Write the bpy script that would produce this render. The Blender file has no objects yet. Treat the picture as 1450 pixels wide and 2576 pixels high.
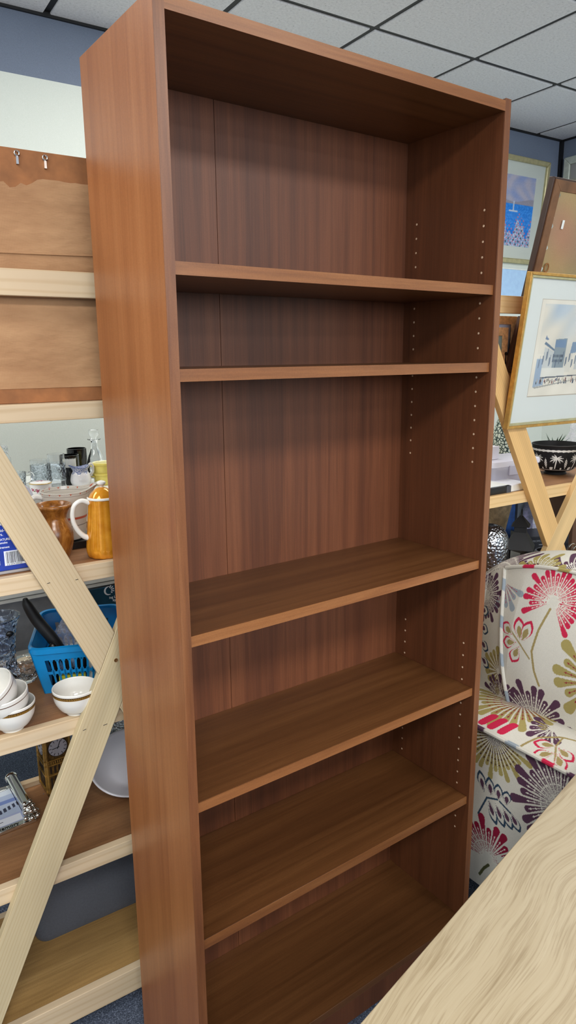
import bpy, bmesh, math, random
import numpy as np
from mathutils import Vector, Matrix, Euler
random.seed(4); rng = np.random.default_rng(4)
SC = bpy.context.scene
COL = SC.collection
PI = math.pi

# ---------------------------------------------------------------- camera
F_PX, CX, CY = 1757.142, 725.0, 1288.0
CAM = np.array([-0.5179, -1.0137, 1.5182]); YAW, PITCH, ROLL = 0.6212, -0.2197, -0.0101
def cam_axes(y, p, r):
    cy, sy, cp, sp = math.cos(y), math.sin(y), math.cos(p), math.sin(p)
    fwd = np.array([sy*cp, cy*cp, sp]); right = np.array([cy, -sy, 0.0]); up = np.cross(right, fwd)
    r2 = math.cos(r)*right + math.sin(r)*up; u2 = -math.sin(r)*right + math.cos(r)*up
    return np.stack([r2, u2, fwd])
AX = cam_axes(YAW, PITCH, ROLL)
cd = bpy.data.cameras.new('camera'); cam = bpy.data.objects.new('camera', cd); COL.objects.link(cam)
cd.sensor_fit = 'VERTICAL'; cd.sensor_height = 36.0; cd.lens = F_PX/2576*36.0; cd.clip_start = 0.02
m4 = Matrix.Identity(4)
for i in range(3):
    m4[i][0], m4[i][1], m4[i][2], m4[i][3] = AX[0][i], AX[1][i], -AX[2][i], CAM[i]
cam.matrix_world = m4
SC.camera = cam

# ---------------------------------------------------------------- light, world, exposure
SC.view_settings.view_transform = 'Standard'; SC.view_settings.look = 'None'
SC.view_settings.gamma = 1.0; SC.view_settings.use_curve_mapping = False
SC.view_settings.exposure = -0.12
W = bpy.data.worlds.new('world'); SC.world = W; W.use_nodes = True
W.node_tree.nodes['Background'].inputs[0].default_value = (0.80, 0.90, 1.0, 1)
W.node_tree.nodes['Background'].inputs[1].default_value = 0.20
def area(name, loc, rot, sx, sy, power, col=(1, 1, 1)):
    l = bpy.data.lights.new(name, 'AREA'); l.shape = 'RECTANGLE'; l.size = sx; l.size_y = sy
    l.energy = power; l.color = col
    o = bpy.data.objects.new(name, l); COL.objects.link(o); o.location = loc; o.rotation_euler = rot
    return o
# fluorescent ceiling panels of the shop (behind and beside the camera; those over the back are added to brighten it)
for (x, y, p) in ((-1.0, -2.1, 74), (1.3, -2.1, 40), (-1.35, -0.3, 24), (-0.9, -3.9, 34), (1.8, -3.9, 26), (-3.2, -2.1, 32), (1.1, 1.15, 18), (2.7, 0.35, 24), (-1.4, 1.25, 20)):
    area('ceiling_panel_and_fill_light', (x, y, 2.83), (0, 0, -0.05), 1.15, 0.55, p, (1.0, 0.97, 0.92))
# added unseen area light behind the camera, set high to brighten the ceiling
area('front_fill_light', (-0.8, -5.6, 2.2), (PI/2, 0, 0), 6.5, 1.1, 175, (0.86, 0.93, 1.0))

# ---------------------------------------------------------------- helpers: points in the place
def ray(px, py): return AX.T @ np.array([(px-CX)/F_PX, -(py-CY)/F_PX, 1.0])
RA = -0.05                                    # the racks and the room stand 3 degrees off the bookcase
RY0 = 0.345
def at_rack(px, py, off):                     # point on a plane parallel to the rack front
    d = ray(px, py); t = (RY0+off+RA*CAM[0]-CAM[1])/(d[1]-RA*d[0]); return CAM+t*d
def at_z(px, py, z): d = ray(px, py); return CAM+d*(z-CAM[2])/d[2]
def at_x(px, py, x): d = ray(px, py); return CAM+d*(x-CAM[0])/d[0]
def stand(px, off, z):                        # a spot at depth `off` behind the rack front on a shelf at height z
    lo, hi = 200.0, 2576.0
    for _ in range(50):
        mid = (lo+hi)/2
        if at_rack(px, mid, off)[2] > z: lo = mid
        else: hi = mid
    return at_rack(px, lo, off)
def scale_at(q): return float((AX @ (np.array(q)-CAM))[2]/F_PX)   # metres per photo pixel there

# ---------------------------------------------------------------- helpers: materials
def lin(c):
    c = np.asarray(c, float)/255.0
    return np.where(c <= 0.04045, c/12.92, ((c+0.055)/1.055)**2.4)
def rgba(c): return tuple(float(v) for v in lin(c))+(1.0,)
def new_mat(name, rough=0.5, metal=0.0, spec=0.5):
    m = bpy.data.materials.new(name); m.use_nodes = True
    b = m.node_tree.nodes['Principled BSDF']
    b.inputs['Roughness'].default_value = rough; b.inputs['Metallic'].default_value = metal
    b.inputs['Specular IOR Level'].default_value = spec
    return m, m.node_tree, b
def nd(nt, kind, **kw):
    n = nt.nodes.new(kind)
    for k, v in kw.items(): setattr(n, k, v)
    return n
def ramp(nt, fac, stops):
    r = nd(nt, 'ShaderNodeValToRGB'); e = r.color_ramp.elements
    while len(e) < len(stops): e.new(0.5)
    for el, (p, c) in zip(e, stops): el.position = p; el.color = c
    nt.links.new(fac, r.inputs[0]); return r.outputs[0]
def coords(nt, scale=(1, 1, 1), rot=(0, 0, 0)):
    t = nd(nt, 'ShaderNodeTexCoord'); mp = nd(nt, 'ShaderNodeMapping')
    mp.inputs['Scale'].default_value = scale; mp.inputs['Rotation'].default_value = rot
    nt.links.new(t.outputs['Object'], mp.inputs[0]); return mp.outputs[0]
def noise(nt, vec, scale, detail=4, rough=0.55, dist=0.0):
    n = nd(nt, 'ShaderNodeTexNoise'); n.inputs['Scale'].default_value = scale; n.inputs['Detail'].default_value = detail
    n.inputs['Roughness'].default_value = rough; n.inputs['Distortion'].default_value = dist
    nt.links.new(vec, n.inputs['Vector']); return n.outputs['Fac']
def mix(nt, fac, a, b, mode='MIX'):
    x = nd(nt, 'ShaderNodeMix', data_type='RGBA', blend_type=mode)
    for s, v in ((0, fac), (6, a), (7, b)):
        if hasattr(v, 'default_value'): nt.links.new(v, x.inputs[s])
        else: x.inputs[s].default_value = v
    return x.outputs[2]
def bump(nt, bsdf, h, strength, dist=0.001):
    b = nd(nt, 'ShaderNodeBump'); b.inputs['Strength'].default_value = strength; b.inputs['Distance'].default_value = dist
    nt.links.new(h, b.inputs['Height']); nt.links.new(b.outputs[0], bsdf.inputs['Normal'])
def plain(name, c, rough=0.5, metal=0.0, var=0.06, nscale=30, spec=0.5):
    m, nt, b = new_mat(name, rough, metal, spec)
    v = noise(nt, coords(nt), nscale, 3)
    a = np.asarray(c, float)
    nt.links.new(ramp(nt, v, [(0.3, rgba(np.clip(a*(1-var), 0, 255))), (0.7, rgba(np.clip(a*(1+var), 0, 255)))]), b.inputs['Base Color'])
    return m
def wood(name, dark, mid, light, axis='z', rough=0.4, fine=260, broad=16, stretch=0.03, rings=0.0, spec=0.5, pore=0.35, figure=0.0):
    """grain running along `axis`: stretched noise for figure, fine streaks for pores"""
    m, nt, b = new_mat(name, rough, 0, spec)
    s = [1, 1, 1]; s['xyz'.index(axis)] = stretch
    v = coords(nt, tuple(s))
    n1 = noise(nt, v, broad, 5, 0.6, 0.6 + rings)
    n2 = noise(nt, v, fine, 3, 0.6)
    n3 = noise(nt, coords(nt), 420, 2, 0.5)
    c1 = ramp(nt, n1, [(0.30, rgba(dark)), (0.5, rgba(mid)), (0.72, rgba(light))])
    c2 = ramp(nt, n2, [(0.34, (0.55, 0.5, 0.45, 1)), (0.60, (1, 1, 1, 1))])
    c = mix(nt, pore, c1, c2, 'MULTIPLY')
    c3 = ramp(nt, n3, [(0.35, (0.82, 0.80, 0.78, 1)), (0.65, (1, 1, 1, 1))])
    c = mix(nt, 0.5, c, c3, 'MULTIPLY')
    if figure:
        w = nd(nt, 'ShaderNodeTexWave', wave_type='BANDS', bands_direction={'x': 'Y', 'y': 'X', 'z': 'X'}[axis])
        w.inputs['Scale'].default_value = 9; w.inputs['Distortion'].default_value = 9; w.inputs['Detail'].default_value = 3
        w.inputs['Detail Scale'].default_value = 1.2
        nt.links.new(v, w.inputs['Vector'])
        c4 = ramp(nt, w.outputs['Fac'], [(0.0, (0.62, 0.58, 0.55, 1)), (0.45, (1, 1, 1, 1))])
        c = mix(nt, figure, c, c4, 'MULTIPLY')
    nt.links.new(c, b.inputs['Base Color'])
    bump(nt, b, n2, 0.12, 0.0006)
    return m
def pine(name, axis_rot=0.0, base=(214, 190, 150), knots=True, flat=False):
    """planed softwood: growth-ring streaks along local X turned by axis_rot in the XZ plane"""
    m, nt, b = new_mat(name, 0.62, 0, 0.3)
    t = nd(nt, 'ShaderNodeTexCoord'); r = nd(nt, 'ShaderNodeMapping'); r.inputs['Rotation'].default_value = (0, axis_rot, 0)
    nt.links.new(t.outputs['Object'], r.inputs[0])
    s = nd(nt, 'ShaderNodeMapping'); s.inputs['Scale'].default_value = (0.09, 1, 1); nt.links.new(r.outputs[0], s.inputs[0])
    a = np.asarray(base, float)
    n1 = noise(nt, s.outputs[0], 14, 3, 0.5, 0.8)
    w = nd(nt, 'ShaderNodeTexWave', wave_type='BANDS', bands_direction='Z'); w.inputs['Scale'].default_value = 44 if not flat else 17
    w.inputs['Distortion'].default_value = 7 if flat else 4; w.inputs['Detail'].default_value = 3; w.inputs['Detail Scale'].default_value = 0.9
    nt.links.new(s.outputs[0], w.inputs['Vector'])
    c1 = ramp(nt, n1, [(0.3, rgba(a*0.93)), (0.7, rgba(np.clip(a*1.05, 0, 255)))])
    c2 = ramp(nt, w.outputs['Fac'], [(0.0, (0.86, 0.79, 0.70, 1)), (0.35, (1, 1, 1, 1)), (1.0, (1, 1, 1, 1))])
    c = mix(nt, 0.6, c1, c2, 'MULTIPLY')
    if knots:
        vo = nd(nt, 'ShaderNodeTexVoronoi'); vo.inputs['Scale'].default_value = 5.5; nt.links.new(r.outputs[0], vo.inputs['Vector'])
        k = ramp(nt, vo.outputs['Distance'], [(0.025, (0.42, 0.28, 0.18, 1)), (0.07, (1, 1, 1, 1))])
        c = mix(nt, 0.8, c, k, 'MULTIPLY')
    nt.links.new(c, b.inputs['Base Color']); bump(nt, b, n1, 0.1, 0.0005)
    return m
def glass(name, tint=(250, 252, 255), rough=0.02, pattern=0.0, pscale=90):
    m, nt, b = new_mat(name, rough)
    b.inputs['Base Color'].default_value = rgba(tint); b.inputs['Transmission Weight'].default_value = 1.0; b.inputs['IOR'].default_value = 1.45
    if pattern:
        vo = nd(nt, 'ShaderNodeTexVoronoi'); vo.inputs['Scale'].default_value = pscale; nt.links.new(coords(nt), vo.inputs['Vector'])
        bump(nt, b, vo.outputs['Distance'], pattern, 0.004)
    return m
def clear_film(name, tint=(240, 240, 255), alpha=0.25, rough=0.15, wrinkle=True):
    m, nt, b = new_mat(name, rough); b.inputs['Base Color'].default_value = rgba(tint)
    v = noise(nt, coords(nt), 60, 4)
    mr = nd(nt, 'ShaderNodeMapRange'); mr.inputs['From Min'].default_value = 0.4; mr.inputs['From Max'].default_value = 0.65
    mr.inputs['To Min'].default_value = alpha*0.5; mr.inputs['To Max'].default_value = alpha*1.6
    if wrinkle: nt.links.new(v, mr.inputs[0]); nt.links.new(mr.outputs[0], b.inputs['Alpha']); bump(nt, b, v, 0.5, 0.004)
    else: b.inputs['Alpha'].default_value = alpha
    return m
def vcol(name, rough=0.6, spec=0.4, weave=0.0, coat=0.0):
    m, nt, b = new_mat(name, rough, 0, spec)
    a = nd(nt, 'ShaderNodeVertexColor', layer_name='Col'); c = a.outputs[0]
    if weave:
        v = coords(nt); n = noise(nt, v, 600, 2); c = mix(nt, weave, c, ramp(nt, n, [(0.3, (0.7, 0.7, 0.7, 1)), (0.65, (1, 1, 1, 1))]), 'MULTIPLY')
        bump(nt, b, n, 0.25, 0.0008)
    nt.links.new(c, b.inputs['Base Color'])
    if coat: b.inputs['Coat Weight'].default_value = coat; b.inputs['Coat Roughness'].default_value = 0.04
    return m

# ---------------------------------------------------------------- helpers: meshes and objects
class MB:
    def __init__(self): self.v = []; self.f = []; self.M = Matrix.Identity(4)
    def add(self, vs, fs):
        n = len(self.v); self.v += [tuple(self.M @ Vector(p)) for p in vs]; self.f += [tuple(i+n for i in f) for f in fs]; return self
    def box(self, x0, x1, y0, y1, z0, z1):
        return self.add([(x0, y0, z0), (x1, y0, z0), (x1, y1, z0), (x0, y1, z0), (x0, y0, z1), (x1, y0, z1), (x1, y1, z1), (x0, y1, z1)],
                        [(0, 3, 2, 1), (4, 5, 6, 7), (0, 1, 5, 4), (1, 2, 6, 5), (2, 3, 7, 6), (3, 0, 4, 7)])
    def prism(self, poly, a, b, axis='y'):      # polygon in the two other axes, extruded along `axis`
        def p(q, t): return {'y': (q[0], t, q[1]), 'z': (q[0], q[1], t), 'x': (t, q[0], q[1])}[axis]
        n = len(poly); vs = [p(q, a) for q in poly]+[p(q, b) for q in poly]
        return self.add(vs, [tuple(range(n)), tuple(range(2*n-1, n-1, -1))]+[(i, i+n, (i+1) % n+n, (i+1) % n) for i in range(n)])
    def lathe(self, prof, n=40, c=(0, 0, 0), flute=0.0, nfl=12, cap=False):
        vs, fs = [], []; k = len(prof)
        for i in range(n):
            a = 2*PI*i/n
            for r, z in prof:
                rr = r*(1+flute*abs(math.cos(nfl*a/2))) if flute else r
                vs.append((c[0]+rr*math.cos(a), c[1]+rr*math.sin(a), c[2]+z))
        for i in range(n):
            j = (i+1) % n
            for q in range(k-1): fs.append((i*k+q, j*k+q, j*k+q+1, i*k+q+1))
        if cap and prof[0][0] > 1e-6: fs.append(tuple(i*k for i in range(n-1, -1, -1)))
        if cap and prof[-1][0] > 1e-6: fs.append(tuple(i*k+k-1 for i in range(n)))
        return self.add(vs, fs)
    def tube(self, pts, r, n=10):
        rs = list(r) if isinstance(r, (list, tuple)) else [r]*len(pts)
        if 5 <= len(pts) <= 9:                  # hand-placed curves are smoothed (Catmull-Rom)
            P = [np.array(tuple(p)+(q,), float) for p, q in zip(pts, rs)]; P = [2*P[0]-P[1]]+P+[2*P[-1]-P[-2]]; S = []
            for i in range(1, len(P)-2):
                for k in range(6):
                    t = k/6; a, b, c, d = P[i-1:i+3]; S.append(0.5*(2*b+(c-a)*t+(2*a-5*b+4*c-d)*t*t+(3*b-a-3*c+d)*t**3))
            S.append(P[-2]); pts = [q[:3] for q in S]; rs = [float(q[3]) for q in S]
        pts = [Vector(p) for p in pts]; vs, fs = [], []; up = Vector((0, 0, 1))
        ref = None
        for i, p in enumerate(pts):
            t = (pts[min(i+1, len(pts)-1)]-pts[max(i-1, 0)]).normalized()
            if ref is None: ref = t.cross(up) if abs(t.z) < 0.95 else t.cross(Vector((1, 0, 0)))
            ref = (ref - t*ref.dot(t)).normalized(); b = t.cross(ref)
            for k in range(n):
                a = 2*PI*k/n; vs.append(tuple(p+rs[i]*(math.cos(a)*ref+math.sin(a)*b)))
        for i in range(len(pts)-1):
            for k in range(n): fs.append((i*n+k, i*n+(k+1) % n, (i+1)*n+(k+1) % n, (i+1)*n+k))
        fs.append(tuple(range(n-1, -1, -1))); fs.append(tuple((len(pts)-1)*n+k for k in range(n)))
        return self.add(vs, fs)
    def ball(self, c, rx, ry, rz, n=16):
        prof = [(max(1e-7, math.sin(PI*i/10)), -math.cos(PI*i/10)) for i in range(11)]
        old = self.M; self.M = old @ Matrix.Translation(c) @ Matrix.Diagonal((rx, ry, rz, 1)); self.lathe(prof, n); self.M = old; return self
def link(name, me, material, parent=None, loc=None, bevel=0.0, smooth=True):
    if material: me.materials.append(material)
    o = bpy.data.objects.new(name, me); COL.objects.link(o)
    if parent: o.parent = parent
    if loc is not None: o.location = loc
    if smooth:
        me.polygons.foreach_set('use_smooth', [True]*len(me.polygons)); me.set_sharp_from_angle(angle=math.radians(38))
    if bevel:
        b = o.modifiers.new('bevel', 'BEVEL'); b.width = bevel; b.segments = 2; b.limit_method = 'ANGLE'; b.harden_normals = False
    return o
def part(name, mb, material, parent=None, bevel=0.0, smooth=True, label=None, loc=None):
    me = bpy.data.meshes.new(name); me.from_pydata(mb.v, [], mb.f); me.update()
    bm = bmesh.new(); bm.from_mesh(me); bmesh.ops.recalc_face_normals(bm, faces=bm.faces); bm.to_mesh(me); bm.free()
    o = link(name, me, material, parent, loc, bevel, smooth)
    if label: o['label'] = label
    return o
def tag(o, label, cat, group=None):
    o['label'] = label; o['category'] = cat
    if group: o['group'] = group
    return o
def thing(name, label, cat, loc=(0, 0, 0), rz=0.0, group=None, rot=None):
    o = bpy.data.objects.new(name, None); COL.objects.link(o); o.location = tuple(float(v) for v in loc)
    o.rotation_euler = rot if rot else (0, 0, rz); o.empty_display_size = 0.05
    return tag(o, label, cat, group)
def struct(name, mb, material, smooth=False, bevel=0.0):
    o = part(name, mb, material, None, bevel, smooth); o['kind'] = 'structure'; return o
def painted(name, nu, nv, pos, color, material, parent=None, thick=0.0, closed_u=False):
    """grid surface with a colour per vertex; pos(U,V)->(...,3), color(U,V)->(...,3) sRGB 0-255"""
    u = np.linspace(0, 1, nu); v = np.linspace(0, 1, nv); U, V = np.meshgrid(u, v)
    P = pos(U, V).reshape(-1, 3); c = lin(np.clip(color(U, V), 0, 255)).reshape(-1, 3)
    idx = np.arange(nu*nv).reshape(nv, nu)
    f = np.stack([idx[:-1, :-1], idx[:-1, 1:], idx[1:, 1:], idx[1:, :-1]], -1).reshape(-1, 4)
    me = bpy.data.meshes.new(name); me.from_pydata(P.tolist(), [], f.tolist())
    at = me.color_attributes.new('Col', 'FLOAT_COLOR', 'POINT')
    at.data.foreach_set('color', np.concatenate([c, np.ones((len(c), 1))], 1).astype(np.float32).ravel()); me.update()
    o = link(name, me, material, parent)
    if thick:
        s = o.modifiers.new('solid', 'SOLIDIFY'); s.thickness = thick; s.offset = -1
    return o
def text_mesh(name, s, size, material, parent, M, depth=0.0004, align='LEFT', bold=False):
    cu = bpy.data.curves.new(name, 'FONT'); cu.body = s; cu.size = size; cu.extrude = depth; cu.align_x = align
    if bold: cu.offset = size*0.018
    t = bpy.data.objects.new(name+'_curve', cu); COL.objects.link(t)
    dg = bpy.context.evaluated_depsgraph_get(); me = bpy.data.meshes.new_from_object(t.evaluated_get(dg))
    bpy.data.objects.remove(t); me.transform(M); me.name = name
    return link(name, me, material, parent, smooth=False)
FACE_FRONT = Matrix(((1, 0, 0, 0), (0, 0, -1, 0), (0, 1, 0, 0), (0, 0, 0, 1)))   # text in XY -> XZ plane read from -Y
def copy_tree(root, loc=None, rot=None, label=None):
    r = root.copy(); COL.objects.link(r)
    if loc is not None: r.location = tuple(float(v) for v in loc)
    if rot is not None: r.rotation_euler = rot
    if label: r['label'] = label
    for ch in list(root.children):
        c = ch.copy(); COL.objects.link(c); c.parent = r
        for g in list(ch.children):
            d = g.copy(); COL.objects.link(d); d.parent = c
    return r
def arc(c, r, a0, a1, n, plane='xz', sx=1.0, sy=1.0):
    out = []
    for i in range(n+1):
        a = a0+(a1-a0)*i/n; p, q = c[0]+r*sx*math.cos(a), c[-1]+r*sy*math.sin(a)
        out.append((p, c[1], q) if plane == 'xz' else (p, c[1]+r*sy*math.sin(a), c[2]))
    return out

# ---------------------------------------------------------------- materials
M = {}
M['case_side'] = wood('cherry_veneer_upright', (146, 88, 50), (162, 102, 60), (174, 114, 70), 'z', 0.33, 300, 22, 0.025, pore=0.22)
M['case_inner_shaded'] = wood('cherry_veneer_inner_shaded', (88, 50, 29), (102, 59, 35), (114, 67, 40), 'z', 0.42, 300, 22, 0.025, pore=0.35)  # same veneer, darkened to put the shade inside the case into its colour
M['case_back_shaded'] = wood('cherry_printed_back_shaded', (94, 53, 33), (112, 65, 40), (126, 76, 48), 'z', 0.46, 300, 20, 0.022, pore=0.4, figure=0.3)  # back coloured darker so the bays look shaded
M['case_shelf_shaded'] = wood('cherry_veneer_shelf_shaded', (90, 55, 29), (104, 66, 36), (116, 76, 43), 'x', 0.34, 300, 18, 0.03, pore=0.35, figure=0.3)  # shelf veneer deepened too, interior shade carried by the colour
M['case_edge'] = wood('cherry_edge_band', (124, 76, 42), (142, 90, 50), (156, 104, 62), 'x', 0.36, 240, 30, 0.05, pore=0.3)
M['case_edge_v'] = wood('cherry_edge_band_upright', (104, 62, 38), (126, 78, 46), (142, 94, 60), 'z', 0.36, 240, 30, 0.05, pore=0.3)
M['raw_hole'] = plain('bare_chipboard', (208, 178, 150), 0.9)
M['pine_rail'] = pine('pine_rail', 0.0, (212, 190, 158), flat=True)
M['pine_rail_gold'] = pine('pine_rail_gold', 0.0, (228, 192, 138), flat=True)
M['pine_down'] = pine('pine_brace_falling', math.radians(-65.2), (203, 184, 151))
M['pine_up'] = pine('pine_brace_rising', math.radians(65), (206, 189, 153))
M['pine_gold_down'] = pine('pine_brace_falling_gold', math.radians(-60), (222, 180, 120))
M['pine_gold_up'] = pine('pine_brace_rising_gold', math.radians(57), (224, 190, 136))
M['pine_post'] = pine('pine_post', PI/2, (216, 180, 130))
M['board'] = wood('shelf_hardboard', (128, 88, 54), (150, 106, 68), (166, 122, 80), 'x', 0.55, 180, 12, 0.08, pore=0.4)
M['board_low'] = wood('shelf_oak_board', (146, 112, 64), (172, 136, 82), (188, 152, 96), 'x', 0.5, 180, 14, 0.05, pore=0.4)
M['white'] = plain('white_paint', (232, 236, 232), 0.45, var=0.02)
M['white_gloss'] = plain('white_ceramic', (228, 226, 220), 0.08, var=0.015)
M['black'] = plain('black_plastic', (16, 16, 18), 0.35)
M['black_matt'] = plain('black_matt_metal', (22, 22, 24), 0.55)
M['gold'] = plain('gold_leaf_frame', (196, 150, 78), 0.38, 0.55, 0.08, 60)
M['champagne'] = plain('champagne_frame', (188, 180, 140), 0.35, 0.5, 0.06, 40)
M['silver'] = plain('polished_silver', (225, 225, 222), 0.06, 1.0, 0.02)
M['dark_grey_box'] = plain('dark_grey_plastic', (82, 87, 97), 0.42, var=0.05, nscale=200)
M['glass'] = glass('clear_glass')
M['cut_glass'] = glass('cut_crystal', (245, 250, 255), 0.01, 0.9, 70)
M['pressed_glass'] = glass('pressed_glass', (235, 240, 244), 0.03, 0.8, 140)
M['film'] = clear_film('clear_wrap')
M['film_mauve'] = clear_film('mauve_wrap', (205, 200, 245), 0.45)
M['pane'] = glass('picture_glass', (255, 255, 255), 0.0)

# ---------------------------------------------------------------- room
def wall_y(x): return 2.12+RA*x
H = 2.86
XL = -4.2
def two_tone():
    m, nt, b = new_mat('wall_paint', 0.6, 0, 0.3)
    t = nd(nt, 'ShaderNodeTexCoord'); sp = nd(nt, 'ShaderNodeSeparateXYZ'); nt.links.new(t.outputs['Object'], sp.inputs[0])
    n = noise(nt, t.outputs['Object'], 300, 2)
    g = nd(nt, 'ShaderNodeMath', operation='GREATER_THAN'); g.inputs[1].default_value = 2.616; nt.links.new(sp.outputs[2], g.inputs[0])
    up = ramp(nt, n, [(0.3, rgba((112, 123, 142))), (0.7, rgba((121, 132, 152)))])
    lo = ramp(nt, n, [(0.3, rgba((214, 221, 213))), (0.7, rgba((221, 227, 220)))])
    nt.links.new(mix(nt, g.outputs[0], lo, up), b.inputs['Base Color']); return m
M['wall'] = two_tone()
def carpet():
    m, nt, b = new_mat('blue_grey_carpet', 0.95, 0, 0.1)
    n = noise(nt, coords(nt), 260, 4, 0.7)
    nt.links.new(ramp(nt, n, [(0.3, rgba((42, 47, 57))), (0.55, rgba((98, 108, 128))), (0.75, rgba((172, 184, 206)))]), b.inputs['Base Color'])
    bump(nt, b, n, 0.8, 0.006); return m
M['carpet'] = carpet()
FZ = -0.03                                   # floor level
struct('floor', MB().box(XL, 4.2, -6.2, 2.6, FZ-0.05, FZ), M['carpet'])
mb = MB(); mb.prism([(XL, wall_y(XL)), (3.90, wall_y(3.90)), (3.90, wall_y(3.9)+0.1), (XL, wall_y(XL)+0.1)], FZ, H, 'z'); struct('wall_back', mb, M['wall'])
def rx(y): return 3.787+0.05*(y-1.931)
mb = MB(); mb.prism([(rx(-6.2), -6.2), (rx(-6.2)+0.1, -6.2), (rx(1.93)+0.1, 1.93), (rx(1.93), 1.93)], FZ, H, 'z'); struct('wall_right', mb, M['wall'])
mb = MB(); mb.prism([(XL-0.1, -6.2), (XL, -6.2), (XL, wall_y(XL)), (XL-0.1, wall_y(XL))], FZ, H, 'z'); struct('wall_left', mb, M['wall'])
# ceiling: mineral tiles set in a black grid
def tile_mat():
    m, nt, b = new_mat('mineral_tile', 0.9, 0, 0.15)
    v = coords(nt); n = noise(nt, v, 95, 5, 0.75); n2 = noise(nt, v, 240, 2)
    c = ramp(nt, n, [(0.30, rgba((120, 122, 130))), (0.37, rgba((222, 223, 230))), (0.6, rgba((238, 239, 245)))])
    nt.links.new(c, b.inputs['Base Color']); bump(nt, b, n2, 0.4, 0.003); return m
M['tile'] = tile_mat()
M['grid'] = plain('black_grid', (14, 14, 16), 0.5)
M['tile_edge'] = plain('white_tile_edge', (240, 240, 244), 0.7)
ca, sa = math.cos(RA), math.sin(RA)
gv = np.array([at_z(948, 70, H)[:2], at_z(1195, 146, H)[:2], at_z(1402, 212, H)[:2]])   # three grid crossings seen above the case
g0 = gv[1]
def gpt(i, j): return (g0[0]+0.6*(i*ca-j*sa), g0[1]+0.6*(i*sa+j*ca))
def in_room(x, y): return XL < x < rx(y) and y < wall_y(x)+0.0
mb = MB(); me_ = MB()
for i in range(-12, 8):
    for j in range(-12, 4):
        h = 0.0135/0.6; cs = [gpt(i+h, j+h), gpt(i+1-h, j+h), gpt(i+1-h, j+1-h), gpt(i+h, j+1-h)]
        if not any(in_room(*c) for c in cs): continue
        mb.prism(cs, H-0.008, H+0.012, 'z')
struct('ceiling', mb, M['tile'], bevel=0.004)
mb = MB(); mb.box(XL-0.1, 4.3, -6.3, 2.7, H-0.001, H+0.03); struct('trim_1', mb, M['grid'])
mb = MB(); mb.prism([(XL, wall_y(XL)-0.012), (3.787, wall_y(3.787)-0.012), (3.787, wall_y(3.787)), (XL, wall_y(XL))], H-0.018, H-0.001, 'z')
mb.prism([(rx(-6.2)-0.012, -6.2), (rx(-6.2), -6.2), (rx(1.93), 1.93), (rx(1.93)-0.012, 1.93)], H-0.018, H-0.001, 'z')
struct('trim_2', mb, M['grid'])
mb = MB(); mb.box(3.763, 3.787, 1.912, 1.932, 2.616, H-0.018); struct('trim_3', mb, M['grid'])

# ---------------------------------------------------------------- bookcase
CW, CT, CD, CH = 0.764, 0.018, 0.293, 2.0267
bc = thing('bookcase', 'tall empty cherry-brown bookcase with five adjustable shelves, in the middle of the photo', 'bookcase', (0, 0, 0))
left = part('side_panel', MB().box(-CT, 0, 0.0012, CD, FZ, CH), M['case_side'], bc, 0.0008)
right = part('side_panel', MB().box(CW, CW+CT, 0.0012, CD, FZ, CH), M['case_inner_shaded'], bc, 0.0008)
part('front_edge_band', MB().box(-CT, 0, 0, 0.0012, FZ, CH), M['case_edge_v'], left)
part('front_edge_band', MB().box(CW, CW+CT, 0, 0.0012, FZ, CH), M['case_edge_v'], right)
hb = MB(); hole0 = None
for y in (0.041, 0.240):
    for k in range(56):
        z = 0.153+0.03205*k
        if any(abs(z-s) < 0.018 for s in (1.653, 1.490, 1.036, 0.710, 0.410)) or not (0.30 < z < 0.85 or 1.27 < z < 1.83): continue
        if hole0 is None:
            hb.M = Matrix.Rotation(-PI/2, 4, 'Y'); hb.lathe([(0.0026, 0), (0.0022, 0.0004)], 10, cap=True)
            hole0 = h_ = part('pin_hole', hb, M['raw_hole'], right, label='pale shelf pin hole')
        else: h_ = hole0.copy(); COL.objects.link(h_)
        h_.location = (CW-0.0003, y, z)
tp = part('top_panel', MB().box(0, CW, 0.0012, 0.276, 2.0024, 2.0221), M['case_shelf_shaded'], bc, 0.0006)
part('front_edge_band', MB().box(0, CW, 0.0, 0.0012, 2.0024, 2.0221), M['case_edge'], tp)
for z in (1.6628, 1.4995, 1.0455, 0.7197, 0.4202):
    s = part('shelf', MB().box(0.0012, CW-0.0012, 0.008, 0.2755, z-0.02, z), M['case_shelf_shaded'], bc, 0.0008)
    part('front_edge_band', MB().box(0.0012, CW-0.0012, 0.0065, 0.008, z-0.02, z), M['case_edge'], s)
bs = part('bottom_shelf', MB().box(0, CW, 0.0015, 0.276, 0.042, 0.0605), M['case_shelf_shaded'], bc, 0.0006)
part('plinth', MB().box(0, CW, 0.012, 0.028, FZ, 0.042), M['case_inner_shaded'], bc)
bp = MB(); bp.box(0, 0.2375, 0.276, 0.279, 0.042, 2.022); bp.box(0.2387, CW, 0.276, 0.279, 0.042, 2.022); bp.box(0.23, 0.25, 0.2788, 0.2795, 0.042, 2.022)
part('back_panel', bp, M['case_back_shaded'], bc)

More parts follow.
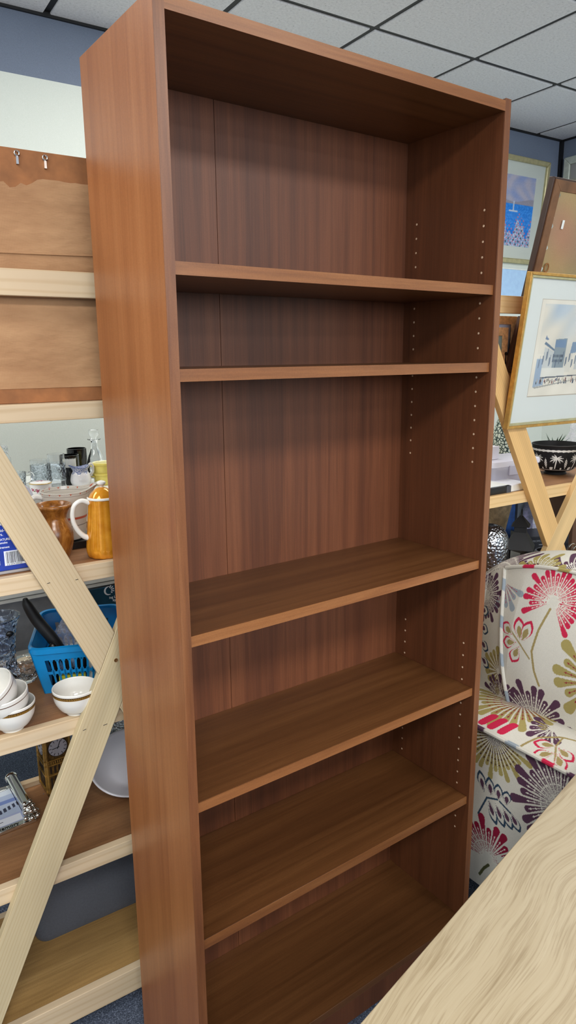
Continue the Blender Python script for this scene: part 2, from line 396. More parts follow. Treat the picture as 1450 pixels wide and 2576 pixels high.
# ---------------------------------------------------------------- pine racks
SA, SB, SCc, SD = 1.097, 0.762, 0.419, 0.065
def rack(name, label, u0, u1, cx, cz, up_deg, dn_deg, mat_dn, mat_up, bw, mat_rail):
    r = thing(name, label, 'rack', (0, RY0, 0), RA)
    for zt, h in ((1.680, 0.048), (1.433, 0.034)):
        part('picture_rail', MB().box(u0, u1, 0.02, 0.040 if zt > 1.5 else 0.085, zt-h, zt), mat_rail, r, 0.0012)
    for zt, h in ((SA, 0.035), (SB, 0.037), (SCc, 0.038), (SD, 0.064)):
        part('shelf_rail', MB().box(u0, u1, 0.02, 0.04, zt-h, zt), mat_rail, r, 0.0012)
        part('shelf_board', MB().box(u0, u1, 0.0405, 0.365, zt-0.016, zt-0.001), M['board_low' if zt < 0.1 else 'board'], r)
        part('back_rail', MB().box(u0, u1, 0.3655, 0.385, zt-0.03, zt+0.012 if zt > 0.1 else zt), mat_rail, r, 0.0012)
    for u in (u0, u1-0.05):
        part('post', MB().box(u, u+0.05, 0.041, 0.079, FZ, 1.70), M['pine_post'], r, 0.0012)
        part('post', MB().box(u, u+0.05, 0.3855, 0.42, FZ, 1.70), M['pine_post'], r, 0.0012)
    def strip(ang, t0, t1, cut0=None, cut1=None):
        d = np.array([math.cos(ang), math.sin(ang)]); n = np.array([-d[1], d[0]])*bw/2; c = np.array([cx, cz])
        return [tuple(c+d*t0-n), tuple(c+d*t1-n), tuple(c+d*t1+n), tuple(c+d*t0+n)]
    au = math.radians(up_deg); ad = math.radians(dn_deg)
    tu0, tu1 = -(cz-0.01)/math.sin(au), (1.63-cz)/math.sin(au)
    part('cross_brace', MB().prism(strip(au, tu0, tu1), 0.0, 0.02), mat_up, r, 0.0012)
    # the falling brace is two cut pieces butted against the rising one
    d = np.array([math.cos(ad), math.sin(ad)]); n = np.array([-d[1], d[0]])*bw/2; c = np.array([cx, cz])
    du = np.array([math.cos(au), math.sin(au)]); nu = np.array([-du[1], du[0]])
    def hit(s, side):   # where the edge (s) of the falling brace meets the side of the rising one
        p = c+n*s; t = (side*(bw/2+0.0006)-(p-c)@nu)/(d@nu); return tuple(p+d*t)
    sgn = 1 if (-d)@nu > 0 else -1
    tt = (1.63-cz)/math.sin(ad)     # upwards along the falling brace
    tb = (0.01-cz)/math.sin(ad)
    for t, sd in ((tt, 1), (tb, -1)):
        e = 1 if (d*t)@nu > 0 else -1
        part('cross_brace', MB().prism([hit(1, e), tuple(c+d*t+n), tuple(c+d*t-n), hit(-1, e)], 0.0, 0.02), mat_dn, r, 0.0012)
    return r
rack('wooden_rack', 'pale pine display rack with cross bracing, left of the bookcase', -1.05, 0.80, -0.0046, 0.856, 65.0, 180-65.2, M['pine_down'], M['pine_up'], 0.0735, M['pine_rail'])
rack('wooden_rack', 'golden pine display rack with cross bracing, behind the patterned armchair', 0.815, 2.5, 1.483, 0.904, 57.0, 180-60.0, M['pine_gold_down'], M['pine_gold_up'], 0.072, M['pine_rail_gold'])

lr_ = bpy.data.objects['wooden_rack']
def on_brace(px, py):
    q = at_rack(px, py, -0.0004); return (q[0]*ca+(q[1]-RY0)*sa, -0.0004, q[2])
for (xa, ya, xb, yb) in ((119, 1468, 126, 1466), (190, 1459, 197, 1457), (209, 1838, 217, 1834), (260, 1825, 270, 1821), (108, 1998, 111, 1996)):
    part('staple', MB().tube([on_brace(xa, ya), on_brace(xb, yb)], 0.0006, 6), M['black_matt'], lr_)
sc = MB(); sc.M = Matrix.Translation(on_brace(292, 1661)) @ Matrix.Rotation(PI/2, 4, 'X'); sc.lathe([(1e-6, 0.0003), (0.0015, 0.0005), (0.0040, 0.0012), (0.0044, -0.0002)], 18)
part('screw', sc, plain('brass_screw', (150, 112, 70), 0.35, 0.7), lr_)

# brown-paper backed picture standing on the middle rail of the left rack
def kraft():
    m, nt, b = new_mat('kraft_paper', 0.8, 0, 0.2)
    w = nd(nt, 'ShaderNodeTexWave', wave_type='BANDS', bands_direction='X'); w.inputs['Scale'].default_value = 110; w.inputs['Distortion'].default_value = 0.4
    v = coords(nt); nt.links.new(v, w.inputs['Vector']); n = noise(nt, coords(nt, (1, 1, 2.5)), 9, 4)
    c = ramp(nt, n, [(0.3, rgba((166, 126, 92))), (0.7, rgba((190, 150, 112)))])
    c = mix(nt, 0.5, c, ramp(nt, w.outputs['Fac'], [(0, (0.84, 0.80, 0.74, 1)), (1, (1, 1, 1, 1))]), 'MULTIPLY')
    nt.links.new(c, b.inputs['Base Color']); bump(nt, b, n, 0.6, 0.012); return m
M['kraft'] = kraft()
M['hardboard'] = plain('brown_hardboard', (150, 98, 58), 0.75, var=0.1)
pic = thing('framed_picture', 'large framed picture turned to show its brown paper back, on the left rack rails', 'picture', (0, RY0, 0), RA)
u0, u1, z0, z1 = -1.0, 0.45, 1.4335, 1.893
f = MB(); f.box(u0, u1, 0.050, 0.068, z0, z0+0.034); f.box(u0, u1, 0.050, 0.068, z1-0.100, z1); f.box(u0, u0+0.05, 0.050, 0.068, z0+0.034, z1-0.100); f.box(u1-0.05, u1, 0.050, 0.068, z0+0.034, z1-0.100)
part('frame_back', f, M['hardboard'], pic, 0.001)
def paper(U, V):
    x = u0+0.02+(u1-u0-0.04)*U; z = z0+0.028+(z1-z0-0.075)*V
    tear = 0.0010*np.sin(x*61)+0.0008*np.sin(x*147+1)+(0.018+0.005*np.sin(x*190))*np.exp(-((x+0.125)/0.038)**4)
    z = z-np.clip((V-0.8)/0.2, 0, 1)*np.abs(tear)
    y = 0.0492+0.0012*np.sin(7*x+3*z)*np.sin(19*z)*np.minimum(1, 5*(1-V))
    return np.stack([x, y, z], -1)
pp = painted('backing_paper', 140, 30, paper, lambda U, V: np.full(U.shape+(3,), 170.0), M['kraft'], pic)
sx = u0+(u1-u0)*np.linspace(0, 1, 30)
part('hanging_cord', MB().tube([(x, 0.046, 1.737-0.028*math.sin(PI*(x-u0)/(u1-u0))) for x in sx], 0.0013, 6), M['kraft'], pic)
for px, py in ((41, 380), (112, 392)):
    q = at_rack(px, py, 0.048); uu = (q[0])*ca+(q[1]-RY0)*sa
    h = MB(); h.M = Matrix.Translation((uu, 0.0475, q[2])); h.box(-0.0022, 0.0022, -0.002, 0.0025, -0.022, -0.008); h.tube(arc((0, -0.002, -0.004), 0.0042, -PI/2, 1.5*PI, 12), 0.0014, 6)
    part('screw_eye', h, M['silver'], pic)

# white sales counter standing behind the left rack
CZ = 1.105
ct = thing('display_counter', 'white counter behind the left rack holding glassware', 'counter', (0, RY0+0.80, 0), RA)
part('counter_top', MB().box(-1.0, 1.3, 0, 0.42, CZ-0.025, CZ), M['white'], ct, 0.002)
part('lower_ledge', MB().box(-1.0, 1.3, -0.01, 0.02, 0.800, 0.822), M['white'], ct, 0.002)
part('lower_ledge', MB().box(-1.0, 1.3, -0.006, 0.02, 0.786, 0.797), M['white'], ct, 0.001)
part('front_panel', MB().box(-1.0, 1.3, 0.005, 0.02, 0.62, 0.800), plain('grey_panel', (128, 132, 138), 0.6), ct)
part('shelf_board', MB().box(-1.0, 1.3, 0.02, 0.42, 0.60, 0.62), M['white'], ct)
for u in (-1.0, 1.26):
    for v in (0.02, 0.38): part('leg', MB().box(u, u+0.04, v, v+0.04, FZ, CZ-0.025), M['white'], ct)
#@@OBJECTS
# ---------------------------------------------------------------- goods on the counter behind the left rack
def at_counter(px, off): return stand(px, off, CZ+0.0005)
def cup_prof(r0, r1, h, t=0.003, foot=0.004):
    return [(1e-6, 0), (r0, 0), (r0+(r1-r0)*0.3, h*0.3), (r1, h), (r1-t, h), (r0+(r1-r0)*0.3-t, h*0.3), (r0-t, foot), (1e-6, foot)]
def loft(pts, n=40):            # smooth profile through points (Catmull-Rom)
    P = [np.array(p, float) for p in pts]; P = [2*P[0]-P[1]]+P+[2*P[-1]-P[-2]]; out = []
    for i in range(1, len(P)-2):
        for k in range(max(2, n//len(pts))):
            t = k/max(2, n//len(pts)); a, b, c, d = P[i-1:i+3]
            out.append(tuple(0.5*(2*b+(c-a)*t+(2*a-5*b+4*c-d)*t*t+(3*b-a-3*c+d)*t**3)))
    out.append(tuple(P[-2])); return [(max(r, 1e-6), z) for r, z in out]

q = at_counter(147, 0.90)
t = thing('glass_tumbler', 'tall clear cut-glass tumbler on the white counter, beside the black beakers', 'glass', q, group='glassware on the counter')
part('tumbler_body', MB().lathe(cup_prof(0.026, 0.0275, 0.113, 0.0022, 0.012), 36), M['glass'], t)
part('cut_band', MB().lathe([(0.0268, 0.028), (0.0285, 0.04), (0.0285, 0.075), (0.0275, 0.085), (0.0270, 0.085), (0.0266, 0.03)], 36), M['cut_glass'], t)
q = at_counter(103, 0.98)
t = thing('glass_tumbler', 'wide etched glass tumbler behind the floral lidded pot', 'glass', q, group='glassware on the counter')
part('tumbler_body', MB().lathe(cup_prof(0.027, 0.029, 0.088, 0.0022, 0.008), 36), M['glass'], t)
part('cut_band', MB().lathe([(0.0275, 0.012), (0.0295, 0.02), (0.0298, 0.066), (0.0288, 0.072), (0.0285, 0.07), (0.0275, 0.014)], 36), M['pressed_glass'], t)
q = at_counter(44, 0.95)
t = thing('glass_cup', 'small clear glass cup with a looped handle, just right of the diagonal brace', 'cup', q, group='glassware on the counter')
part('cup_body', MB().lathe(cup_prof(0.026, 0.031, 0.058, 0.0025, 0.006), 36), M['pressed_glass'], t)
part('handle', MB().tube([(0.029, 0, 0.048), (0.046, 0, 0.052), (0.053, 0, 0.04), (0.046, 0, 0.022), (0.028, 0, 0.014)], 0.004, 8), M['glass'], t)
q = at_counter(5, 1.02)
t = thing('glass_jar', 'tall lidded glass jar at the left edge of the photo', 'jar', q, group='glassware on the counter')
part('jar_body', MB().lathe([(1e-6, 0), (0.034, 0), (0.036, 0.02), (0.036, 0.098), (0.028, 0.112), (0.026, 0.112), (0.0335, 0.097), (0.0335, 0.02), (0.032, 0.006), (1e-6, 0.006)], 36), M['glass'], t)
part('stopper', MB().lathe([(1e-6, 0.1125), (0.024, 0.1125), (0.030, 0.118), (0.030, 0.134), (0.024, 0.139), (1e-6, 0.139)], 24), M['pressed_glass'], t)
for px, off, h, r, lab in ((198, 1.06, 0.106, 0.0335, 'plain black ceramic beaker, rearmost of the two black beakers'), (180, 0.965, 0.098, 0.0305, 'black ceramic beaker with a white price sticker, beside the white creamer')):
    q = at_counter(px, off); t = thing('beaker', lab, 'beaker', q, RA, group='black beakers on the counter')
    part('beaker_body', MB().lathe([(1e-6, 0), (r*0.94, 0), (r, 0.006), (r, h), (r-0.003, h), (r-0.003, 0.006), (1e-6, 0.006)], 40), plain('black_glaze', (10, 10, 12), 0.06), t)
    if px == 180:
        st = MB(); n = 8
        for k in range(n):
            a0, a1 = math.radians(-142+k*9.5), math.radians(-142+(k+1)*9.5)
            rr = r+0.0008
            st.add([(rr*math.cos(a0), rr*math.sin(a0), 0.058), (rr*math.cos(a1), rr*math.sin(a1), 0.060), (rr*math.cos(a1), rr*math.sin(a1), 0.090), (rr*math.cos(a0), rr*math.sin(a0), 0.086)], [(0, 1, 2, 3)])
        part('price_sticker', st, M['white'], t, label='white paper price sticker')
# creamer: white body with a blue scrolled collar
q = at_counter(205, 0.885)
t = thing('creamer_jug', 'small white creamer jug with a blue patterned collar', 'jug', q, RA)
cp = loft([(0.021, 0), (0.028, 0.008), (0.033, 0.022), (0.030, 0.040), (0.0245, 0.052), (0.0245, 0.060), (0.028, 0.068)], 36); cpa = np.array(cp)
def cr_pos(U, V):
    a = 2*PI*U; r = np.interp(V*(len(cp)-1), range(len(cp)), cpa[:, 0]); z = np.interp(V*(len(cp)-1), range(len(cp)), cpa[:, 1])
    lip = np.exp(-((a-PI*1.02)/0.4)**2)*np.clip((V-0.7)/0.3, 0, 1)
    hi = np.clip((V-0.7)/0.3, 0, 1)*0.004*np.cos(2*a)
    return np.stack([(r+0.010*lip)*np.cos(a), (r+0.004*lip)*np.sin(a), z+hi+0.003*lip], -1)
def cr_col(U, V):
    b = np.full(U.shape+(3,), 236.0); b[..., 2] = 240
    s = np.sin(U*60+6*np.sin(V*40))*np.sin(V*70+4*np.sin(U*31))
    m = (V > 0.60+0.05*np.sin(U*44)) & (s > -0.25); b[m] = (92, 112, 164); b[(V > 0.975)] = (80, 96, 140); return b
M['glazed_paint'] = vcol('painted_glaze', 0.08, 0.5)
painted('jug_body', 160, 80, cr_pos, cr_col, M['glazed_paint'], t, 0.0018)
part('handle', MB().tube([(0.024, 0, 0.062), (0.034, 0, 0.074), (0.043, 0, 0.066), (0.042, 0, 0.048), (0.032, 0, 0.034)], 0.0038, 8), M['white_gloss'], t)
part('base', MB().lathe([(1e-6, 0), (0.0205, 0), (0.0205, 0.003), (1e-6, 0.003)], 30), M['white_gloss'], t)
M['yellow'] = plain('yellow_glaze', (246, 228, 120), 0.15, var=0.03)
M['cream_in'] = plain('cream_glaze', (244, 240, 196), 0.15, var=0.02)
q = at_counter(268, 0.90)
for k in range(2):
    t = thing('ramekin', ('lower' if k == 0 else 'upper')+' of two stacked yellow ramekins beside the white creamer', 'ramekin', (q[0], q[1], q[2]+0.0345*k), group='stacked yellow ramekins')
    part('ramekin_body', MB().lathe([(1e-6, 0), (0.036, 0), (0.0385, 0.004), (0.040, 0.030), (0.0425, 0.031), (0.0428, 0.0375), (0.0415, 0.0385)], 40), M['yellow'], t)
    part('lining', MB().lathe([(0.0415, 0.0385), (0.0385, 0.036), (0.0365, 0.005), (1e-6, 0.004)] if k else [(0.0415, 0.0385), (0.0385, 0.036), (0.037, 0.033), (1e-6, 0.0335)], 40), M['cream_in'], t)
    part('handle_tab', MB().box(-0.050, -0.041, -0.009, 0.009, 0.026, 0.030), M['yellow'], t, 0.0015)
q = at_counter(243, 1.06)
t = thing('decanter', 'thin clear glass decanter with a stopper, behind the yellow ramekins', 'decanter', q, group='glassware on the counter')
part('decanter_body', MB().lathe(loft([(1e-6, 0), (0.036, 0.001), (0.035, 0.02), (0.026, 0.07), (0.0135, 0.105), (0.013, 0.128), (0.0235, 0.134)], 40)+loft([(0.0225, 0.132), (0.0115, 0.127), (0.012, 0.104), (0.0242, 0.07), (0.0332, 0.02), (0.034, 0.004), (1e-6, 0.004)], 40), 36), M['glass'], t)
part('stopper', MB().lathe([(1e-6, 0.12), (0.009, 0.12), (0.009, 0.137), (0.017, 0.150), (0.0175, 0.166), (1e-6, 0.168)], 24), M['glass'], t)
# floral lidded pot
q = at_counter(104, 0.845)
t = thing('trinket_pot', 'white lidded china pot painted with pink roses', 'pot', q)
def roses(U, V):
    b = np.full(U.shape+(3,), 238.0)
    for cu, cv, s in ((0.66, 0.42, 1), (0.58, 0.5, 0.8), (0.78, 0.45, 0.8), (0.5, 0.4, 1), (0.86, 0.5, 1), (0.2, 0.5, 1)):
        du = (U-cu)*0.20; dv = (V-cv)*0.036; d = np.hypot(du, dv)/s
        w = d*(1+0.35*np.sin(5*np.arctan2(dv, du)+1))
        b[w < 0.0055] = (196, 120, 140); b[w < 0.003] = (160, 60, 84)
        d2 = np.hypot(du-0.007*s, (dv+0.004)*1.6); b[d2 < 0.003] = (110, 120, 72)
        d3 = np.hypot(du+0.006*s, (dv-0.004)*1.4); b[d3 < 0.0028] = (150, 84, 100)
    return b
painted('pot_body', 180, 40, lambda U, V: np.stack([0.033*np.cos(2*PI*U), 0.033*np.sin(2*PI*U), V*0.033], -1), roses, M['glazed_paint'], t)
part('base', MB().lathe([(1e-6, 0), (0.0329, 0), (0.0329, 0.002), (1e-6, 0.002)], 36), M['white_gloss'], t)
def lid_col(U, V):
    b = np.full(U.shape+(3,), 238.0); b[V < 0.05] = (190, 160, 90)
    x = (1-V)*np.cos(2*PI*U); y = (1-V)*np.sin(2*PI*U)
    for cx, cy, s in ((0.1, 0.1, 1), (-0.25, -0.05, 0.8), (0.4, 0.0, 0.7), (0.05, -0.2, 0.6)):
        d = np.hypot(x-cx, y-cy)*(1+0.3*np.sin(5*np.arctan2(y-cy, x-cx))); b[d < 0.2*s] = (190, 110, 130); b[d < 0.1*s] = (150, 60, 80)
    return b
ld = painted('lid', 120, 24, lambda U, V: np.stack([0.0345*(1-V)*np.cos(2*PI*U), 0.0345*(1-V)*np.sin(2*PI*U), 0.0335+0.007*np.sqrt(np.clip(1-(1-V)**2, 0, 1))], -1), lid_col, M['glazed_paint'], t)

# ---------------------------------------------------------------- upper shelf of the left rack
ZA = SA-0.0005
q = stand(143, 0.125, ZA)
t = thing('turned_vase', 'turned wooden vase with a flared rim, beside the amber coffee pot', 'vase', q)
M['turned'] = wood('turned_timber', (120, 72, 24), (160, 102, 42), (184, 126, 60), 'z', 0.22, 120, 34, 0.5, rings=2.5, pore=0.3, figure=0.5)
vp = [(0.026, 0), (0.030, 0.004), (0.0375, 0.028), (0.0392, 0.046), (0.036, 0.064), (0.0285, 0.082), (0.0275, 0.090), (0.033, 0.102), (0.0395, 0.111), (0.0395, 0.1155), (0.0365, 0.1175)]
part('vase_body', MB().lathe([(1e-6, 0)]+loft(vp, 60)+[(0.034, 0.116), (0.027, 0.106), (0.023, 0.09), (0.024, 0.07), (1e-6, 0.066)], 48), M['turned'], t)
# black tray and the large cream jug on it
q = stand(172, 0.215, ZA)
tr = thing('black_tray', 'low black tray under the large cream jug', 'tray', (q[0]+0.01, q[1], ZA), RA)
part('tray_base', MB().box(-0.06, 0.075, -0.052, 0.052, 0, 0.014), M['black'], tr, 0.002)
part('tray_rim', MB().box(-0.06, 0.075, -0.053, -0.050, 0.0, 0.0155), M['black'], tr)
t = thing('mixing_jug', 'large cream pottery jug with a red stripe, behind the wooden vase', 'jug', (q[0], q[1], ZA+0.016), RA)
jp = loft([(0.034, 0), (0.039, 0.004), (0.044, 0.03), (0.049, 0.07), (0.052, 0.102), (0.0535, 0.112)], 40); jpa = np.array(jp)
def j_pos(U, V):
    a = 2*PI*U; i = V*(len(jp)-1); r = np.interp(i, range(len(jp)), jpa[:, 0]); z = np.interp(i, range(len(jp)), jpa[:, 1])
    d = (a+PI) % (2*PI)-PI; lip = np.exp(-(d/0.33)**2)*np.clip((V-0.45)/0.55, 0, 1)**1.4
    return np.stack([(r+0.034*lip)*np.cos(a), (r-0.01*lip)*np.sin(a), z+0.011*lip], -1)
def j_col(U, V):
    b = np.zeros(U.shape+(3,)); b[:] = (206, 200, 190)
    f = (U*14) % 1
    b[(V > 0.86) & (V < 0.965) & (np.abs(f-0.5) < 0.03+0.05*(V-0.86)/0.1)] = (188, 82, 54)
    arc_ = np.hypot((f)*1.0-0.0, 0) ; d = np.hypot((((U*14+0.5) % 1)-0.5)*1.25, (V-0.96)/0.13)
    b[(d < 0.50) & (d > 0.42) & (V < 0.97)] = (150, 148, 150)
    b[(V > 0.818) & (V < 0.828)] = (120, 110, 104); b[(V > 0.50) & (V < 0.525)] = (184, 84, 62); b[(V > 0.425) & (V < 0.433)] = (110, 100, 96); return b
painted('jug_body', 240, 120, j_pos, j_col, M['glazed_paint'], t, 0.003)
part('base', MB().lathe([(1e-6, 0), (0.0335, 0), (0.0335, 0.003), (1e-6, 0.003)], 36), M['white_gloss'], t)
part('handle', MB().tube([(-0.050, 0, 0.100), (-0.066, 0, 0.103), (-0.078, 0, 0.092), (-0.080, 0, 0.070), (-0.070, 0, 0.045), (-0.045, 0, 0.035)], 0.006, 10), M['white_gloss'], t)
# amber coffee pot
q = stand(267, 0.072, ZA)
t = thing('coffee_pot', 'amber lustre coffee pot with a white handle, against the bookcase side', 'coffee pot', q, RA)
def amber():
    m, nt, b = new_mat('amber_lustre', 0.07, 0.25, 0.6); n = noise(nt, coords(nt), 40, 4)
    nt.links.new(ramp(nt, n, [(0.3, rgba((196, 122, 26))), (0.7, rgba((232, 162, 50)))]), b.inputs['Base Color']); return m
M['amber'] = amber()
body = loft([(0.030, 0), (0.036, 0.003), (0.0395, 0.018), (0.0375, 0.04), (0.0330, 0.08), (0.0298, 0.112), (0.0292, 0.1265)], 40)
part('pot_body', MB().lathe([(1e-6, 0)]+body+[(1e-6, 0.1265)], 72, flute=0.045, nfl=12), M['amber'], t)
part('collar', MB().lathe([(0.0300, 0.1262), (0.0318, 0.1275), (0.0318, 0.1305), (0.0295, 0.132)], 48), M['white_gloss'], t)
lidp = part('lid', MB().lathe([(1e-6, 0.130), (0.0288, 0.1308), (0.024, 0.139), (0.013, 0.149), (0.006, 0.152), (1e-6, 0.1525)], 48), M['amber'], t)
part('knob', MB().lathe(loft([(0.004, 0.151), (0.005, 0.155), (0.009, 0.159), (0.0085, 0.164), (1e-6, 0.167)], 20), 24), M['white_gloss'], lidp)
part('handle', MB().tube([(-0.029, 0, 0.121), (-0.045, 0, 0.127), (-0.060, 0, 0.119), (-0.066, 0, 0.100), (-0.064, 0, 0.080), (-0.056, 0, 0.062), (-0.045, 0, 0.050), (-0.035, 0, 0.045)], [0.0055, 0.005, 0.0048, 0.0048, 0.005, 0.0055, 0.006, 0.0065], 12), M['white_gloss'], t)
part('spout', MB().tube([(0.036, 0, 0.045), (0.052, 0, 0.062), (0.060, 0, 0.092), (0.070, 0, 0.118)], [0.012, 0.010, 0.0075, 0.006], 12), M['amber'], t)
# boxed gadget with barcode in a clear blister
q = stand(74, 0.055, ZA)
t = thing('boxed_gadget', 'blue retail box with white print and a barcode, at the left edge of the photo', 'box', q, RA-0.02)
M['royal'] = plain('royal_blue_card', (24, 60, 168), 0.25, var=0.25, nscale=9)
M['ink_white'] = plain('white_ink', (235, 240, 250), 0.4, var=0.0)
M['ink_black'] = plain('black_ink', (20, 20, 24), 0.5, var=0.0)
part('card_box', MB().box(-0.20, 0.005, 0, 0.05, 0.0065, 0.100), M['royal'], t, 0.001)
part('header', MB().box(-0.20, 0.005, -0.0006, 0.05, 0.1002, 0.107), M['ink_white'], t)
bar = MB(); bar.box(-0.0455, 0.004, -0.0008, 0.0, 0.0165, 0.0465); part('barcode_label', bar, M['ink_white'], t)
bars = MB(); x = -0.0425; r2 = random.Random(3)
while x < 0.001:
    w = r2.choice((0.0004, 0.0004, 0.0008, 0.0012)); bars.box(x, x+w, -0.0011, -0.0009, 0.021, 0.0445); x += w+r2.choice((0.0004, 0.0007, 0.001))
bo = part('barcode', bars, M['ink_black'], t)
def ftext(name, s, size, mat, parent, x, y, z, **k): return text_mesh(name, s, size, mat, parent, Matrix.Translation((x, y, z)) @ FACE_FRONT, **k)
ftext('barcode_digits', '5 013074 094522', 0.0042, M['ink_black'], t, -0.042, -0.0009, 0.0173)
ftext('printed_text', 'be, id-\noors.', 0.0078, M['ink_white'], t, -0.060, -0.0004, 0.087, bold=True)
ftext('printed_text', 'FEATURES:', 0.0062, M['ink_white'], t, -0.056, -0.0004, 0.069, bold=True)
ftext('printed_text', 'smoke', 0.0058, M['ink_white'], t, -0.052, -0.0004, 0.0625, bold=True)
ftext('printed_text', 'requirement', 0.0056, M['ink_white'], t, -0.062, -0.0004, 0.053, bold=True)
ftext('printed_text', 'CE', 0.010, M['ink_white'], t, -0.0655, -0.0004, 0.020)
part('blister_tray', MB().box(-0.20, 0.009, -0.004, 0.054, 0.0, 0.006), clear_film('grey_blister', (190, 185, 185), 0.7, 0.1, False), t, 0.002)
q = stand(50, 0.27, ZA)
t = thing('blister_pack', 'arched clear blister pack holding a dark blue card, behind the diagonal brace', 'package', q, RA)
ar = [(-0.075, 0)]+[(-0.075+0.0, 0.09)]+[(0.0+0.042*math.cos(a)-0.0, 0.105+0.042*math.sin(a)) for a in [PI/2*(1-i/8) for i in range(9)]]+[(0.042, 0)]
def inset(poly, d): cx_ = sum(p[0] for p in poly)/len(poly); return [(cx_+(p[0]-cx_)*(1-d), 0.004+p[1]*(1-d)) for p in poly]
part('shell', MB().prism(ar, 0, 0.02), clear_film('blister_shell', (205, 205, 222), 0.6, 0.08, False), t, 0.003)
part('card', MB().prism(inset(ar, 0.2), -0.0015, -0.0005), plain('navy_card', (24, 36, 110), 0.3), t)

# ---------------------------------------------------------------- middle shelf of the left rack
ZB = SB-0.0005
def poster(px0):
    q = at_rack(px0, 1475, 0.785); return q
q = at_rack(222, 1478, 0.785)
t = thing('logo_board', 'dark teal display board with a white sunburst logo, leaning on the counter front', 'sign', (q[0], q[1], 0.55), RA)
M['teal'] = plain('teal_board', (20, 62, 84), 0.4, var=0.25, nscale=12)
part('board', MB().box(0, 0.30, 0, 0.004, 0.06, 0.232), M['teal'], t)
part('lower_band', MB().box(0, 0.30, 0, 0.0045, 0.046, 0.06), plain('mint_band', (90, 180, 180), 0.4), t)
part('lower_panel', MB().box(0, 0.30, 0, 0.004, 0.0, 0.046), M['white'], t)
lg = MB()
lgp = at_rack(272.8, 1486, 0.785); cxl, czl, R1 = float(np.hypot(lgp[0]-q[0], lgp[1]-q[1])), float(lgp[2]-0.55), 0.0150
a0, a1 = math.radians(70), math.radians(300); outer = []; inner = []
for i in range(41):
    a = a0+(a1-a0)*i/40; w = 0.0046*math.sin(PI*i/40)+0.0012
    outer.append((cxl+R1*math.cos(a), czl+R1*math.sin(a))); inner.append((cxl+(R1-w)*math.cos(a), czl+(R1-w)*math.sin(a)))
lg.prism(outer+inner[::-1], -0.0008, 0.0)
for d_ in (62, 38, 14, -10, -34):
    a = math.radians(d_); c, s = math.cos(a), math.sin(a)
    def pt(r, w): return (cxl+r*c-w*s, czl+r*s+w*c)
    lg.prism([pt(0.0095, -0.0011), pt(0.0195 if d_ != -34 else 0.0155, -0.0018), pt(0.0195 if d_ != -34 else 0.0155, 0.0018), pt(0.0095, 0.0011)], -0.0008, 0.0)
part('logo', lg, M['ink_white'], t)
ftext('printed_text', 'ing L', 0.0115, M['ink_white'], t, cxl+0.001, -0.0002, czl-0.0285, bold=True)
ftext('printed_text', 'ity', 0.0115, M['ink_white'], t, cxl+0.012, -0.0002, czl-0.0395, bold=True)
# crystal vase and dish
q = stand(14, 0.315, ZB)
t = thing('crystal_vase', 'flared cut-crystal vase at the left edge of the photo', 'vase', q, group='cut crystal pieces')
part('vase_body', MB().lathe([(1e-6, 0)]+loft([(0.030, 0), (0.030, 0.012), (0.027, 0.04), (0.029, 0.09), (0.036, 0.135), (0.045, 0.158)], 40)+loft([(0.042, 0.158), (0.033, 0.135), (0.026, 0.09), (0.024, 0.04), (0.024, 0.02)], 30)+[(1e-6, 0.018)], 48, flute=0.07, nfl=16), glass('cut_crystal_blue', (225, 236, 255), 0.01, 1.0, 60), t)
part('black_sticker', MB().ball((0.012, -0.036, 0.122), 0.009, 0.004, 0.007, 14), M['black'], t)
q = stand(66, 0.27, ZB)
t = thing('crystal_dish', 'round cut-crystal dish beside the blue basket', 'dish', q, group='cut crystal pieces')
part('dish_body', MB().lathe([(1e-6, 0)]+loft([(0.020, 0), (0.024, 0.008), (0.034, 0.03), (0.040, 0.05)], 24)+loft([(0.037, 0.05), (0.031, 0.03), (0.021, 0.012)], 20)+[(1e-6, 0.010)], 40, flute=0.06, nfl=14), M['cut_glass'], t)
# blue plastic basket
bl = thing('plastic_basket', 'bright blue plastic basket with a slotted front, on the rack middle shelf', 'basket', (-0.143, 0.513, ZB), -0.40)
M['blue'] = plain('blue_plastic', (20, 138, 205), 0.28, var=0.03)
BW, BD, BH, tp_ = 0.195, 0.255, 0.118, 0.022
def wall_quad(mb, u0, u1, z0, z1, side, t=0.0022):
    """a patch of tapered basket wall; u runs along the wall 0..1, z height"""
    def p(u, z, e):
        k = tp_*(1-z/BH)
        if side == 'f': return (k+u*(BW-2*k), k+e, z)
        if side == 'b': return (k+u*(BW-2*k), BD-k-e, z)
        if side == 'l': return (k+e, k+u*(BD-2*k), z)
        return (BW-k-e, k+u*(BD-2*k), z)
    mb.add([p(u0, z0, 0), p(u1, z0, 0), p(u1, z1, 0), p(u0, z1, 0), p(u0, z0, t), p(u1, z0, t), p(u1, z1, t), p(u0, z1, t)],
           [(0, 1, 2, 3), (7, 6, 5, 4), (0, 4, 5, 1), (1, 5, 6, 2), (2, 6, 7, 3), (3, 7, 4, 0)])
for side, nb in (('f', 9), ('b', 9), ('l', 11), ('r', 11)):
    w = MB(); wall_quad(w, 0, 1, 0, 0.020, side); wall_quad(w, 0, 1, 0.088, BH, side); wall_quad(w, 0.13, 0.87, 0.050, 0.057, side)
    if side in 'fb':
        wall_quad(w, 0, 0.135, 0.02, 0.088, side); wall_quad(w, 0.865, 1, 0.02, 0.088, side)
        for k in range(nb):
            u = 0.135+0.73*(k+1)/(nb+1); wall_quad(w, u-0.013, u+0.013, 0.02, 0.088, side)
            for zz, s in ((0.02, 1), (0.050, -1), (0.057, 1), (0.088, -1)): wall_quad(w, u-0.022, u+0.022, min(zz, zz+s*0.004), max(zz, zz+s*0.004), side)
    else: wall_quad(w, 0, 1, 0.02, 0.088, side)
    part('basket_wall', w, M['blue'], bl)
